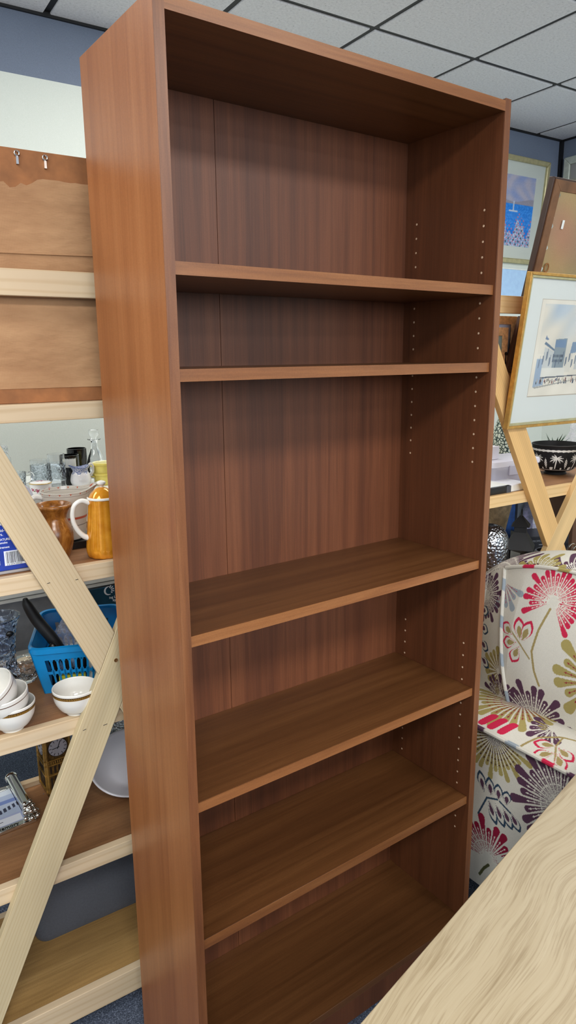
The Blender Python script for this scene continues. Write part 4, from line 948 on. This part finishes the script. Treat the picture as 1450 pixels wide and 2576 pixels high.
# ---------------------------------------------------------------- goods on the right rack
q = stand(1397, 0.185, ZA)
t = thing('footed_bowl', 'black footed bowl with white palm trees in relief, on the right rack', 'bowl', q, RA)
wp = loft([(0.036, 0.012), (0.062, 0.020), (0.076, 0.045), (0.0815, 0.082), (0.084, 0.100), (0.0855, 0.104)], 40); wpa = np.array(wp)
def wb_pos(U, V):
    a = 2*PI*U; i = V*(len(wp)-1); r = np.interp(i, range(len(wp)), wpa[:, 0]); z = np.interp(i, range(len(wp)), wpa[:, 1]); return np.stack([r*np.cos(a), r*np.sin(a), z], -1)
def wb_col(U, V):
    b = np.zeros(U.shape+(3,)); b[:] = (24, 24, 27); z = np.interp(V*(len(wp)-1), range(len(wp)), wpa[:, 1]); W_ = (226, 226, 222)
    f = (U*30) % 1; band = np.abs(z-0.090) < 0.0042-0.0028*np.abs(f-0.4); b[band] = W_; b[np.abs(z-0.0215) < 0.0010] = W_
    x = (((U*7+0.30) % 1)-0.5)*2*PI*0.08/7
    tr_ = (np.abs(x-0.16*(z-0.045)) < 0.0020-0.010*(z-0.045)*0.3) & (z > 0.026) & (z < 0.062); b[tr_] = W_
    dx, dz = x-0.003, z-0.062
    for ang, ln in ((0, .023), (0.55, .021), (1.1, .018), (1.6, .017), (2.1, .018), (2.6, .021), (3.14, .023), (-0.35, .017), (3.5, .017)):
        cx_, sz_ = math.cos(ang), math.sin(ang); s = dx*cx_+dz*sz_; p = -dx*sz_+dz*cx_; drp = p+0.010*np.clip(s/ln, 0, 1)**2*(1 if cx_ > 0 else -1)
        b[(s > 0) & (s < ln) & (np.abs(drp) < 0.0028*np.sin(PI*np.clip(s/ln, 0, 1))**0.6*(0.75+0.25*np.sin(s*1800)))] = W_
    b[(np.hypot(x+0.018, (z-0.027)) < 0.0055) | (np.hypot(x-0.020, (z-0.027)) < 0.0035) | (np.hypot((x+0.013)*1.4, z-0.029) < 0.004)] = W_
    lf = np.abs(np.abs(x)-0.0355); b[(lf < 0.0045*np.sin(PI*np.clip((z-0.026)/0.038, 0, 1))) & (z > 0.026) & (z < 0.064) & (np.sin(z*900+lf*800) > -0.7)] = W_
    return b
painted('bowl_body', 900, 110, wb_pos, wb_col, vcol('basalt_relief', 0.55, 0.3), t, 0.0)
part('lining', MB().lathe([(0.0855, 0.104), (0.0865, 0.108), (0.0835, 0.109), (0.078, 0.08), (0.070, 0.045), (0.055, 0.026), (1e-6, 0.022)], 60), M['black_matt'], t)
part('foot', MB().lathe([(1e-6, 0), (0.038, 0), (0.039, 0.004), (0.033, 0.0125), (1e-6, 0.0125)], 48), M['black_matt'], t)
q = stand(1392, 0.315, ZA)
t = thing('potted_fern', 'dark green sprig showing above the rim of the black palm bowl', 'plant', q)
part('pot', MB().lathe(cup_prof(0.025, 0.032, 0.06), 24), M['black_matt'], t)
lf = MB()
for k in range(44):
    a = random.uniform(0, 2*PI); el = random.uniform(0.15, 1.1); L2 = random.uniform(0.05, 0.085); d = Vector((math.cos(a)*math.cos(el), math.sin(a)*math.cos(el), math.sin(el))); s = d.cross(Vector((0, 0, 1))).normalized()*0.0045; o = Vector((0, 0, 0.056))
    lf.add([tuple(o), tuple(o+d*L2*0.5+s), tuple(o+d*L2), tuple(o+d*L2*0.5-s)], [(0, 1, 2, 3)])
part('fronds', lf, plain('fern_green', (26, 66, 38), 0.5), t)
q = stand(1452, 0.30, ZA); crumple('plastic_bag', 'crumpled clear plastic bag behind the black palm bowl', 'plastic bag', q, 0.06, 0.05, 0.088, M['film'], 11)
q = stand(1268, 0.125, ZA)
t = thing('clear_storage_box', 'clear lidded plastic storage box on the right rack shelf', 'storage box', (q[0]-0.06, q[1], ZA), RA)
hz = clear_film('frosted_plastic', (214, 214, 232), 0.55, 0.25, False)
bb = rrect(0.24, 0.13, 0.02)
def shell(mb, poly, c, lv):
    n = len(poly); vs = []
    for s_, z_ in lv: vs += [(c[0]+(p[0]-c[0])*s_, c[1]+(p[1]-c[1])*s_, z_) for p in poly]
    mb.add(vs, [tuple(range(n-1, -1, -1)), tuple((len(lv)-1)*n+i for i in range(n))]+[(k*n+i, k*n+(i+1) % n, (k+1)*n+(i+1) % n, (k+1)*n+i) for k in range(len(lv)-1) for i in range(n)])
    return mb
part('box_body', shell(MB(), bb, (0.12, 0.065), [(0.93, 0), (0.96, 0.012), (0.985, 0.062)]), hz, t)
part('lid', shell(MB(), bb, (0.12, 0.065), [(1.02, 0.063), (1.03, 0.072), (1.0, 0.080), (0.93, 0.082)]), clear_film('frosted_lid', (226, 226, 240), 0.85, 0.25, False), t)
part('clasp', MB().box(0.075, 0.125, -0.006, 0.001, 0.034, 0.066), hz, t, 0.002)
part('contents', MB().box(0.04, 0.2, 0.025, 0.105, 0.004, 0.03), plain('grey_contents', (140, 136, 150), 0.5), t, 0.004)
t = thing('white_carton', 'small plain white carton on top of the clear storage box', 'carton', (q[0]-0.055, q[1]+0.045, ZA+0.083), RA+0.0)
part('carton', MB().box(0, 0.075, 0, 0.06, 0, 0.042), plain('white_card', (224, 222, 232), 0.6, var=0.02), t, 0.0006)
part('flap', MB().prism([(0, 0.0425), (0.062, 0.0425), (0.075, 0.056), (0.02, 0.056)], 0.03, 0.031), plain('white_card_flap', (224, 222, 232), 0.6, var=0.02), t)
q = stand(1272, 0.325, ZA)
t = thing('leaf_pattern_vase', 'tall vase with a dense white and dark green leaf pattern, behind the storage box', 'vase', q)
def leafmat():
    m, nt, b = new_mat('leaf_mosaic', 0.3); v1 = nd(nt, 'ShaderNodeTexVoronoi', feature='DISTANCE_TO_EDGE'); v1.inputs['Scale'].default_value = 105; nt.links.new(coords(nt, (1, 1, 0.75)), v1.inputs['Vector'])
    nt.links.new(ramp(nt, v1.outputs['Distance'], [(0.06, rgba((20, 52, 46))), (0.16, rgba((214, 224, 208)))]), b.inputs['Base Color']); return m
part('vase_body', MB().lathe([(1e-6, 0)]+loft([(0.045, 0), (0.058, 0.04), (0.060, 0.09), (0.054, 0.14), (0.040, 0.18), (0.032, 0.215), (0.036, 0.235)], 50)+[(0.032, 0.235), (0.026, 0.21), (1e-6, 0.205)], 48), leafmat(), t)
q = stand(1262, 0.045, ZA)
t = thing('flat_black_box', 'flat black box with a white lid line, at the front of the right rack shelf', 'box', (q[0]-0.13, q[1], ZA), RA)
part('box_base', MB().box(0, 0.165, 0, 0.09, 0, 0.022), M['black'], t, 0.001); part('end_label', MB().box(0.145, 0.1655, -0.0006, 0.09, 0, 0.022), plain('charcoal_label', (70, 74, 82), 0.5), t)
part('lid', MB().box(0, 0.165, 0.01, 0.09, 0.0225, 0.024), M['white'], t)
t = thing('flat_white_box', 'flat white box beside the flat black one on the right rack shelf', 'box', (q[0]+0.037, q[1]-0.002, ZA), RA)
part('box_base', MB().box(0, 0.085, 0, 0.10, 0, 0.022), M['white'], t, 0.001); part('lid_edge', MB().box(-0.0005, 0.0855, -0.0006, 0.1, 0.019, 0.0225), M['ink_white'], t)
# lower shelf, right rack
q = stand(1228, 0.12, ZB)
t = thing('hammered_vase', 'round silver vase with a hammered surface, beside the bookcase', 'vase', q)
def hammered():
    m, nt, b = new_mat('hammered_silver', 0.28, 1.0); b.inputs['Base Color'].default_value = rgba((186, 190, 196)); v1 = nd(nt, 'ShaderNodeTexVoronoi', feature='SMOOTH_F1'); v1.inputs['Scale'].default_value = 130
    nt.links.new(coords(nt), v1.inputs['Vector']); bump(nt, b, v1.outputs['Distance'], 0.9, 0.006); return m
part('vase_body', MB().lathe([(1e-6, 0)]+loft([(0.032, 0), (0.038, 0.03), (0.052, 0.09), (0.0585, 0.140), (0.054, 0.180), (0.036, 0.206), (0.021, 0.213)], 50)+[(0.019, 0.212), (0.019, 0.19), (1e-6, 0.19)], 48), hammered(), t)
q = stand(1302, 0.095, ZB)
t = thing('lantern', 'black metal lantern with a two-tier pyramid roof and thin legs', 'lantern', q, RA+math.radians(35))
def pyr(mb, a, z0, b, z1): return mb.add([(-a, -a, z0), (a, -a, z0), (a, a, z0), (-a, a, z0), (-b, -b, z1), (b, -b, z1), (b, b, z1), (-b, b, z1)], [(0, 3, 2, 1), (4, 5, 6, 7), (0, 1, 5, 4), (1, 2, 6, 5), (2, 3, 7, 6), (3, 0, 4, 7)])
for sx_, sy_ in ((1, 1), (1, -1), (-1, 1), (-1, -1)): part('leg', MB().box(sx_*0.034-0.0035, sx_*0.034+0.0035, sy_*0.034-0.0035, sy_*0.034+0.0035, 0, 0.125), M['black_matt'], t)
part('base_plate', MB().box(-0.036, 0.036, -0.036, 0.036, 0.012, 0.016), M['black_matt'], t)
part('lower_roof', pyr(MB(), 0.046, 0.125, 0.018, 0.180), M['black_matt'], t); part('chimney', MB().box(-0.019, 0.019, -0.019, 0.019, 0.180, 0.200), M['black_matt'], t); part('upper_roof', pyr(MB(), 0.029, 0.200, 0.005, 0.232), M['black_matt'], t)
part('hanging_ring', MB().tube(arc((0.012, 0, 0.232), 0.019, math.radians(185), math.radians(-60), 16), 0.0022, 6), M['black_matt'], t)
q = stand(1287, 0.16, ZB)
t = thing('white_candle_box', 'plain white box behind the legs of the black lantern', 'box', (q[0]-0.035, q[1]+0.0, ZB), RA)
part('carton', MB().box(0, 0.075, 0, 0.06, 0, 0.075), M['white'], t, 0.002)
q = stand(1340, 0.185, ZB)
t = thing('retail_box', 'black retail box with small grey print, behind the lantern', 'box', (q[0]-0.045, q[1], ZB), RA-0.35)
part('carton', MB().box(0, 0.17, 0, 0.11, 0.0, 0.118), plain('black_card', (30, 30, 34), 0.35), t, 0.001)
M['ink_grey'] = plain('grey_ink', (140, 144, 152), 0.5, var=0)
ftext('printed_text', 'SPECIFICATION', 0.0095, M['ink_grey'], t, 0.02, -0.0004, 0.098)
part('print_lines', [mb_ for mb_ in [MB()] if [mb_.box(0.05, 0.05+w_, -0.0006, -0.0001, 0.086-k*0.011, 0.0885-k*0.011) for k, w_ in enumerate((0.05, 0.04, 0.046, 0.03, 0.036, 0.02, 0.03))]][0], M['ink_grey'], t)
q = stand(1374, 0.075, ZB)
t = thing('woven_basket', 'small dark silver braided basket behind the crossed braces', 'basket', q)
def braid():
    m, nt, b = new_mat('braided_pewter', 0.25, 0.9); v1 = nd(nt, 'ShaderNodeTexVoronoi'); v1.inputs['Scale'].default_value = 48; nt.links.new(coords(nt, (1, 1, 1.3), (0.4, 0.5, 0)), v1.inputs['Vector'])
    nt.links.new(ramp(nt, v1.outputs['Distance'], [(0.2, rgba((150, 146, 142))), (0.75, rgba((34, 32, 32)))]), b.inputs['Base Color']); bump(nt, b, v1.outputs['Distance'], -1.0, 0.012); return m
M['braid'] = braid(); part('basket_body', MB().lathe([(1e-6, 0)]+loft([(0.03, 0), (0.048, 0.02), (0.054, 0.05), (0.05, 0.08), (0.042, 0.098)], 30)+[(0.036, 0.098), (0.044, 0.05), (0.03, 0.01), (1e-6, 0.008)], 40), M['braid'], t)
q = stand(1247, 0.28, ZB)
t = thing('stone_vase', 'sand-coloured tapered vase behind the hammered silver one', 'vase', q)
part('vase_body', MB().lathe([(1e-6, 0), (0.022, 0), (0.026, 0.12), (0.052, 0.26), (0.054, 0.30), (0.05, 0.30), (0.024, 0.13), (1e-6, 0.12)], 36), plain('sandstone', (176, 152, 118), 0.8, var=0.15, nscale=60), t)
q = stand(1283, 0.34, ZB)
t = thing('blue_box', 'deep blue box standing behind the black lantern', 'box', (q[0]-0.06, q[1]-0.0, ZB), RA)
part('carton', MB().box(0, 0.075, 0, 0.03, 0, 0.27), plain('deep_blue', (34, 82, 150), 0.4, var=0.25, nscale=30), t, 0.003)
t = thing('grey_box', 'tall slate-grey box standing behind the black lantern', 'box', (q[0]+0.02, q[1]-0.01, ZB), RA)
part('carton', MB().box(0, 0.095, 0, 0.04, 0, 0.27), plain('slate_card', (112, 120, 128), 0.6, var=0.12, nscale=16), t, 0.002)
q = stand(1337, 0.30, ZB); crumple('plastic_bag', 'mauve-tinted crumpled plastic bag beside the lantern', 'plastic bag', q, 0.05, 0.05, 0.115, M['film_mauve'], 21)
q = stand(1440, 0.30, ZB)
t = thing('cardboard_box', 'dark brown cardboard box on the lower right rack shelf', 'box', (q[0]-0.10, q[1]-0.06, ZB), RA)
part('carton', MB().box(0, 0.24, 0, 0.12, 0, 0.23), plain('brown_card', (92, 66, 48), 0.8), t, 0.002)
t = thing('yellow_tub', 'small yellow tub on the brown cardboard box', 'tub', (q[0]-0.055, q[1]-0.03, ZB+0.231), RA)
part('tub_body', MB().lathe([(1e-6, 0), (0.022, 0), (0.034, 0.022), (0.034, 0.026), (1e-6, 0.026)], 30), plain('acid_yellow', (210, 208, 40), 0.4), t); part('lid', MB().lathe([(1e-6, 0.0262), (0.036, 0.0262), (0.036, 0.034), (1e-6, 0.034)], 30), plain('cream_lid', (222, 200, 170), 0.5), t)
q = stand(1446, 0.09, ZB)
t = thing('chrome_rack', 'curved chrome wire rack at the right edge of the photo', 'rack', q, RA+0.3)
for k in range(4): part('wire', MB().tube(arc((0.03*0, 0.016*k-0.03, 0.012), 0.062+0.004*k, PI, 0, 20), 0.0028, 8), M['silver'], t)
part('base_wire', MB().tube([(-0.062, -0.03, 0.006), (-0.074, 0.02, 0.006), (0.074, 0.02, 0.006), (0.062, -0.03, 0.006)], 0.0035, 8), M['silver'], t)

# ---------------------------------------------------------------- patterned armchair
CREAM, RED, PUR, OLV, SLT, NAVY, STEM = (222, 219, 208), (206, 44, 80), (92, 62, 84), (172, 158, 98), (158, 170, 180), (52, 74, 96), (166, 148, 98)
def fan(b, x, y, cx, cy, R, a0, a1, n, col, r0=0.16, dots=True, fill=0.84, dotc=(236, 232, 222)):
    dx, dy = x-cx, y-cy; r = np.hypot(dx, dy); A = np.degrees(np.arctan2(dy, dx)); A = (A-a0) % 360; span = (a1-a0)
    f = A/span*n; k = np.floor(f); w = (f-k-0.5); ins = (A < span)
    Rk = R*(0.86+0.14*np.sin(k*2.4+1.0)); pw = np.radians(span/n)*r; half = 0.5*fill*np.radians(span/n)*r*np.clip(0.35+0.75*(r/Rk), 0, 1)
    tipr = 0.5*fill*np.radians(span/n)*Rk; ov = np.clip((r-(Rk-tipr))/np.maximum(tipr, 1e-6), 0, 1); half = half*np.sqrt(np.clip(1-ov**2, 0, 1))
    m = ins & (np.abs(w)*pw < half) & (r > R*r0*0.8) & (r < Rk); b[m] = col
    if dots:
        for q_ in (0.38, 0.50, 0.62): b[m & (np.hypot(w*pw, r-R*q_) < R*0.018)] = dotc
        b[m & (np.abs(w)*pw < R*0.006) & (r < R*0.66)] = dotc
    b[(r < R*r0*0.75)] = CREAM
def leaf(b, x, y, x0, y0, ang, L, wd, oc, ic):
    a = math.radians(ang); s = (x-x0)*math.cos(a)+(y-y0)*math.sin(a); p = -(x-x0)*math.sin(a)+(y-y0)*math.cos(a)
    def el(l0, l1, ww):
        t_ = (s-l0*L)/((l1-l0)*L); tt = np.clip(t_, 0, 1); return (t_ > 0) & (t_ < 1) & (np.abs(p) < ww*wd*np.sin(PI*tt**1.5)**0.9)
    b[el(0, 1, 1)] = oc; b[el(0.02, 0.86, 0.78)] = CREAM; b[el(0.10, 0.66, 0.46)] = ic
def stem(b, x, y, pts, w, col):
    for (xa, ya), (xb, yb) in zip(pts[:-1], pts[1:]):
        dx, dy = xb-xa, yb-ya; t_ = np.clip(((x-xa)*dx+(y-ya)*dy)/(dx*dx+dy*dy), 0, 1); b[np.hypot(x-xa-t_*dx, y-ya-t_*dy) < w] = col
def blank(x): b = np.zeros(x.shape+(3,)); b[:] = CREAM; return b
def fab_back(h, z):            # h runs to the right in the photo (= -y), z up
    b = blank(h)
    fan(b, h, z, 0.16, 0.72, 0.13, 80, 300, 12, OLV, dotc=(150, 40, 60)); fan(b, h, z, -0.13, 0.64, 0.075, 90, 275, 9, OLV, dotc=(90, 50, 70))
    fan(b, h, z, -0.165, 0.885, 0.085, 250, 360, 6, SLT, dotc=(190, 60, 70))
    stem(b, h, z, [(0.0, 0.86), (-0.018, 0.80), (-0.026, 0.74), (-0.012, 0.69), (0.006, 0.655)], 0.0032, STEM); stem(b, h, z, [(-0.10, 0.775), (-0.065, 0.748), (-0.030, 0.718)], 0.0022, STEM)
    for a, L, x_, y_ in ((108, 0.068, -0.064, 0.752), (74, 0.070, -0.062, 0.75), (160, 0.05, -0.09, 0.765), (252, 0.055, -0.066, 0.742), (196, 0.05, -0.075, 0.748)): leaf(b, h, z, x_, y_, a, L, 0.017, RED, STEM)
    fan(b, h, z, -0.008, 0.535, 0.125, 8, 172, 13, PUR); fan(b, h, z, -0.118, 0.560, 0.078, 40, 178, 9, PUR)
    fan(b, h, z, 0.003, 0.880, 0.098, -58, 216, 22, RED); fan(b, h, z, -0.240, 0.826, 0.085, -95, 180, 20, PUR)
    for k, zz in enumerate((0.775, 0.735, 0.698, 0.662)): leaf(b, h, z, -0.262+0.012*k, zz-0.006*k, 8-8*k, 0.052, 0.015, NAVY, PUR)
    stem(b, h, z, [(-0.268, 0.80), (-0.255, 0.72), (-0.225, 0.64)], 0.0018, NAVY)
    fan(b, h, z, 0.20, 0.93, 0.09, 120, 320, 14, PUR); fan(b, h, z, 0.30, 0.80, 0.1, 0, 360, 20, RED)
    return b
def fab_base(h, z):
    b = blank(h)
    fan(b, h, z, -0.030, 0.535, 0.125, 190, 350, 17, OLV, 0.06, dotc=(70, 40, 50)); fan(b, h, z, 0.178, 0.440, 0.150, 0, 360, 30, PUR)
    fan(b, h, z, -0.022, 0.170, 0.130, -10, 190, 15, (150, 30, 60)); fan(b, h, z, 0.02, 0.19, 0.12, -90, 40, 10, (150, 30, 60))
    stem(b, h, z, [(-0.06, 0.29), (-0.035, 0.352), (0.0, 0.365), (0.05, 0.345)], 0.0026, NAVY); stem(b, h, z, [(-0.05, 0.10), (-0.035, 0.13), (-0.02, 0.15)], 0.004, (90, 92, 60))
    for k in range(4): leaf(b, h, z, -0.045+0.024*k, 0.36, 110-6*k, 0.062-0.006*k, 0.014, NAVY, PUR); leaf(b, h, z, -0.032+0.024*k, 0.352, -62+4*k, 0.072-0.006*k, 0.013, NAVY, PUR)
    for k in range(4): leaf(b, h, z, 0.09+0.02*k, 0.235, 100-20*k, 0.055, 0.014, (70, 104, 124), (150, 160, 170))
    return b
def fab_seat(h, d):            # h to the right (= -y), d away from the front edge (= x)
    b = blank(h)
    fan(b, h, d, -0.055, 1.045, 0.155, 178, 355, 16, OLV, 0.05, dotc=(150, 50, 60)); fan(b, h, d, 0.08, 0.98, 0.07, 150, 330, 7, PUR)
    for hx, dd in ((-0.075, 0.885), (-0.045, 0.885), (-0.012, 0.885)):
        t_ = np.clip((d-dd)/0.055, 0, 1); b[(np.abs(h-hx-0.25*(d-dd)) < 0.012*np.sqrt(np.clip(1-(2*t_-1)**6, 0, 1))) & (d > dd) & (d < dd+0.055)] = RED
    stem(b, h, d, [(0.055, 0.875), (0.075, 0.93), (0.115, 0.965), (0.16, 0.985)], 0.003, STEM); stem(b, h, d, [(0.12, 0.965), (0.125, 0.93), (0.15, 0.89)], 0.0025, STEM)
    for a, x_, y_ in ((200, 0.13, 0.93), (220, 0.14, 0.91), (-20, 0.13, 0.93), (-40, 0.14, 0.91)): leaf(b, h, d, x_, y_, a, 0.06, 0.016, RED, STEM)
    fan(b, h, d, 0.28, 1.0, 0.11, 0, 360, 22, RED); return b
FAB = vcol('woven_upholstery', 0.85, 0.15, 0.45)
X0, Y0, Y1, ZS = 0.882, -0.42, 0.255, 0.540
ac = thing('armchair', 'cream armchair upholstered with red, purple and olive fan flowers, right of the bookcase', 'armchair', (0, 0, 0))
# upholstered base: front face towards the bookcase, sides and back
def base_pos(U, V):
    y = Y1+(Y0-Y1)*U; z = 0.062+(ZS-0.062)*V; x = X0+0.010*(1-np.sin(PI*V))+0.008*np.abs(2*U-1)**6; return np.stack([x, y, z], -1)
painted('front_panel', 420, 320, base_pos, lambda U, V: fab_base(-(Y1+(Y0-Y1)*U), 0.062+(ZS-0.062)*V), FAB, ac)
def side_pos(yy, flip):
    def f(U, V):
        x = X0+0.012+(0.40)*(U if not flip else 1-U); z = 0.062+(ZS-0.062)*V; return np.stack([x, yy+0*U+(0.008*np.sin(PI*V))*(1 if yy > 0 else -1), z], -1)
    return f
for yy, fl in ((Y0, False), (Y1, True)): painted('side_panel', 160, 140, side_pos(yy, fl), lambda U, V: fab_base(U*0.40-0.2, 0.062+(ZS-0.062)*V), FAB, ac)
part('frame', MB().box(X0+0.02, X0+0.39, Y0+0.012, Y1-0.012, 0.062, ZS-0.01), plain('calico_lining', (60, 56, 56), 0.9), ac)
for xx in (X0+0.04, X0+0.36):
    for yy in (Y0+0.04, Y1-0.04): part('foot', MB().lathe([(1e-6, FZ), (0.018, FZ), (0.024, 0.085), (1e-6, 0.085)], 20, (xx, yy, 0)), M['black_matt'], ac)
def seat_pos(U, V):
    y = Y1+0.004+(Y0-Y1-0.008)*U; x = X0-0.002+0.36*V
    crown = 0.028*np.sin(PI*np.clip(U, 0, 1))**0.5*np.clip(V/0.25, 0, 1)**0.6 - 0.035*np.clip((V-0.35)/0.65, 0, 1)
    return np.stack([x, y, ZS+0.006+crown], -1)
painted('seat_cushion', 420, 220, seat_pos, lambda U, V: fab_seat(-(Y1+0.004+(Y0-Y1-0.008)*U), X0-0.002+0.36*V), FAB, ac)
def piping(name, pts, r=0.0058):
    cols = [PUR, PUR, CREAM, PUR, OLV, PUR, CREAM, CREAM, SLT, CREAM, CREAM, RED, CREAM] if name == 'seat_piping' else ([CREAM, SLT, CREAM, CREAM, SLT, CREAM] if pts[-1][2] < 0.6 else [CREAM, CREAM, RED, CREAM, CREAM, OLV, CREAM, RED, CREAM])
    P_ = np.array(pts, float); seg = np.linalg.norm(np.diff(P_, axis=0), axis=1); s = np.concatenate([[0], np.cumsum(seg)])
    def pos(U, V):
        tt = U*s[-1]; c = np.stack([np.interp(tt, s, P_[:, i]) for i in range(3)], -1); e = 1e-3
        tn = np.stack([np.interp(np.clip(tt+e, 0, s[-1]), s, P_[:, i])-np.interp(np.clip(tt-e, 0, s[-1]), s, P_[:, i]) for i in range(3)], -1); tn /= np.linalg.norm(tn, axis=-1, keepdims=True)+1e-12
        ref = np.array([1.0, 0.13, 0.2]); ref = ref-tn*(tn@ref)[..., None]; ref /= np.linalg.norm(ref, axis=-1, keepdims=True); bb_ = np.cross(tn, ref)
        return c+r*(np.cos(2*PI*V)[..., None]*ref+np.sin(2*PI*V)[..., None]*bb_)
    def col(U, V):
        k = np.floor(U*s[-1]/0.035+0.35*V).astype(int) % len(cols); return np.array(cols, float)[k]
    return painted(name, 220, 9, pos, col, FAB, ac)
piping('seat_piping', [(X0-0.004, Y1+0.002, ZS+0.004), (X0-0.004, -0.1, ZS+0.006), (X0-0.004, Y0-0.002, ZS+0.004), (X0+0.2, Y0-0.004, ZS+0.002), (X0+0.38, Y0-0.004, ZS)])
# rounded back: front face leans away, crowned top wraps over to the rear
BC = -0.0925; HWD = 0.362
def crown_z(y): 
    e = np.clip(np.abs(y-BC)/(HWD+0.02), 0, 1); return 0.862+0.128*(1-e**2.6)**0.75
def back_front(y, z):
    wing = np.clip((np.abs(y-BC)-0.19)/0.145, 0, 1)
    bulge = 0.045*np.sin(PI*np.clip((z-0.50)/(0.46), 0, 1))*(1-wing*0.7)
    return 1.045+0.12*(z-0.54)-bulge+0.030*wing**1.6
def back_pos(U, V):
    y = BC+HWD-2*HWD*U; zt = crown_z(y)
    k = np.clip(V/0.62, 0, 1); zf = 0.505+(zt-0.022-0.505)*k; xf = back_front(y, zf)
    th = np.clip((V-0.62)/0.38, 0, 1)*PI; xt = back_front(y, zt-0.022); T_ = 0.085
    x = np.where(V < 0.62, xf, xt+T_*(1-np.cos(th))); z = np.where(V < 0.62, zf, zt-0.022+0.022*np.sin(th))
    return np.stack([x, y, z], -1)
def back_col(U, V):
    y = BC+HWD-2*HWD*U; zt = crown_z(y); k = np.clip(V/0.62, 0, 1); z = 0.505+(zt-0.022-0.505)*k
    b = fab_back(-y, z); top = V > 0.615; b2 = fab_back(-y*1.0+0.04, zt+(V-0.62)*0.28); tb = blank(y); 
    fan(tb, -y, V*0.30, -0.215, 0.13, 0.16, 20, 170, 26, PUR); fan(tb, -y, V*0.30, 0.09, 0.13, 0.17, 20, 160, 24, PUR); fan(tb, -y, V*0.3, -0.06, 0.16, 0.08, 20, 160, 9, OLV)
    b[top] = tb[top]; return b
painted('back_cushion', 560, 420, back_pos, back_col, FAB, ac)
def edge(U): 
    V = np.full_like(U, 0.615); p = back_pos(U, V); p[..., 0] -= 0.004; return p
us = np.linspace(0.135, 0.865, 40); piping('back_piping', edge(us), 0.0052)
def vline(ytop, ybot):
    z = np.linspace(float(crown_z(np.array(ytop)))-0.026, 0.53, 24); y = ytop+(ybot-ytop)*np.linspace(0, 1, 24)**0.9; return np.stack([back_front(y, z)-0.003, y, z], -1)
piping('back_piping', vline(0.178, 0.082), 0.0052); piping('back_piping', vline(BC*2-0.178, BC*2-0.082), 0.0052)
def rear(U, V):
    y = BC+HWD-2*HWD*U; zt = crown_z(y)-0.022; x = back_front(y, zt)+0.17; z = 0.06+(zt-0.06)*V; return np.stack([x+0.02*(1-V), y, z], -1)
painted('back_panel', 140, 120, rear, lambda U, V: fab_back(U*0.6-0.3, 0.5+0.4*V), FAB, ac)
for sgn in (1, -1):
    def cheek(U, V, sgn=sgn):
        y = np.full_like(U, BC+sgn*HWD); zt = crown_z(y)-0.022; z = 0.505+(zt+0.044*np.sqrt(np.clip(U*(1-U), 0, 1))-0.505)*V; xf = back_front(y, np.minimum(z, zt)); return np.stack([xf+U*(back_front(y, zt)+0.17-xf), y, z], -1)
    painted('back_side', 60, 80, cheek, lambda U, V: fab_back(U*0.2-0.1, 0.55+0.4*V), FAB, ac)

# ---------------------------------------------------------------- oak table in the foreground
ea, eb = at_z(905, 2576, 0.75), at_z(1450, 1945, 0.75); ang = math.atan2(eb[1]-ea[1], eb[0]-ea[0])
TL, TW = 1.25, 0.80
ux = np.array([math.cos(ang), math.sin(ang)]); o_ = eb[:2]-ux*(TL-0.22)
tb = thing('oak_table', 'light oak table in the right foreground, in front of the bookcase', 'table', (o_[0], o_[1], 0), ang)
def oak():
    m, nt, b = new_mat('light_oak', 0.42, 0, 0.4)
    v = coords(nt, (0.032, 1, 1), (0, 0, -0.05)); n0 = noise(nt, coords(nt, (0.8, 1.5, 1)), 2.6, 2, 0.45, 0.3)
    vm = nd(nt, 'ShaderNodeVectorMath', operation='ADD'); mm = nd(nt, 'ShaderNodeVectorMath', operation='SCALE'); mm.inputs['Scale'].default_value = 0.16
    cx_ = nd(nt, 'ShaderNodeCombineXYZ'); nt.links.new(n0, cx_.inputs[1]); nt.links.new(cx_.outputs[0], mm.inputs[0]); nt.links.new(v, vm.inputs[0]); nt.links.new(mm.outputs[0], vm.inputs[1])
    n1 = noise(nt, vm.outputs[0], 90, 3, 0.6); n2 = noise(nt, vm.outputs[0], 330, 2, 0.6)
    c = ramp(nt, n1, [(0.30, rgba((154, 138, 110))), (0.42, rgba((167, 152, 124))), (0.70, rgba((175, 161, 134)))])
    c = mix(nt, 0.5, c, ramp(nt, n2, [(0.36, (0.62, 0.56, 0.48, 1)), (0.50, (1, 1, 1, 1))]), 'MULTIPLY')
    vo = nd(nt, 'ShaderNodeTexVoronoi'); vo.inputs['Scale'].default_value = 6; nt.links.new(coords(nt, (0.5, 1, 1)), vo.inputs['Vector'])
    c = mix(nt, 0.5, c, ramp(nt, vo.outputs['Distance'], [(0.03, (0.6, 0.5, 0.38, 1)), (0.12, (1, 1, 1, 1))]), 'MULTIPLY')
    nt.links.new(c, b.inputs['Base Color']); bump(nt, b, n2, 0.1, 0.0006); return m
M['oak'] = oak()
part('tabletop', MB().box(0, TL, -TW, 0, 0.722, 0.75), M['oak'], tb, 0.0015)
for x_ in (0.05, TL-0.11):
    for y_ in (-0.11, -TW+0.05): part('leg', MB().box(x_, x_+0.06, y_, y_+0.06, FZ, 0.722), M['oak'], tb, 0.002)
part('apron', MB().box(0.06, TL-0.06, -0.10, -0.08, 0.65, 0.722), M['oak'], tb); part('apron', MB().box(0.06, TL-0.06, -TW+0.08, -TW+0.10, 0.65, 0.722), M['oak'], tb)
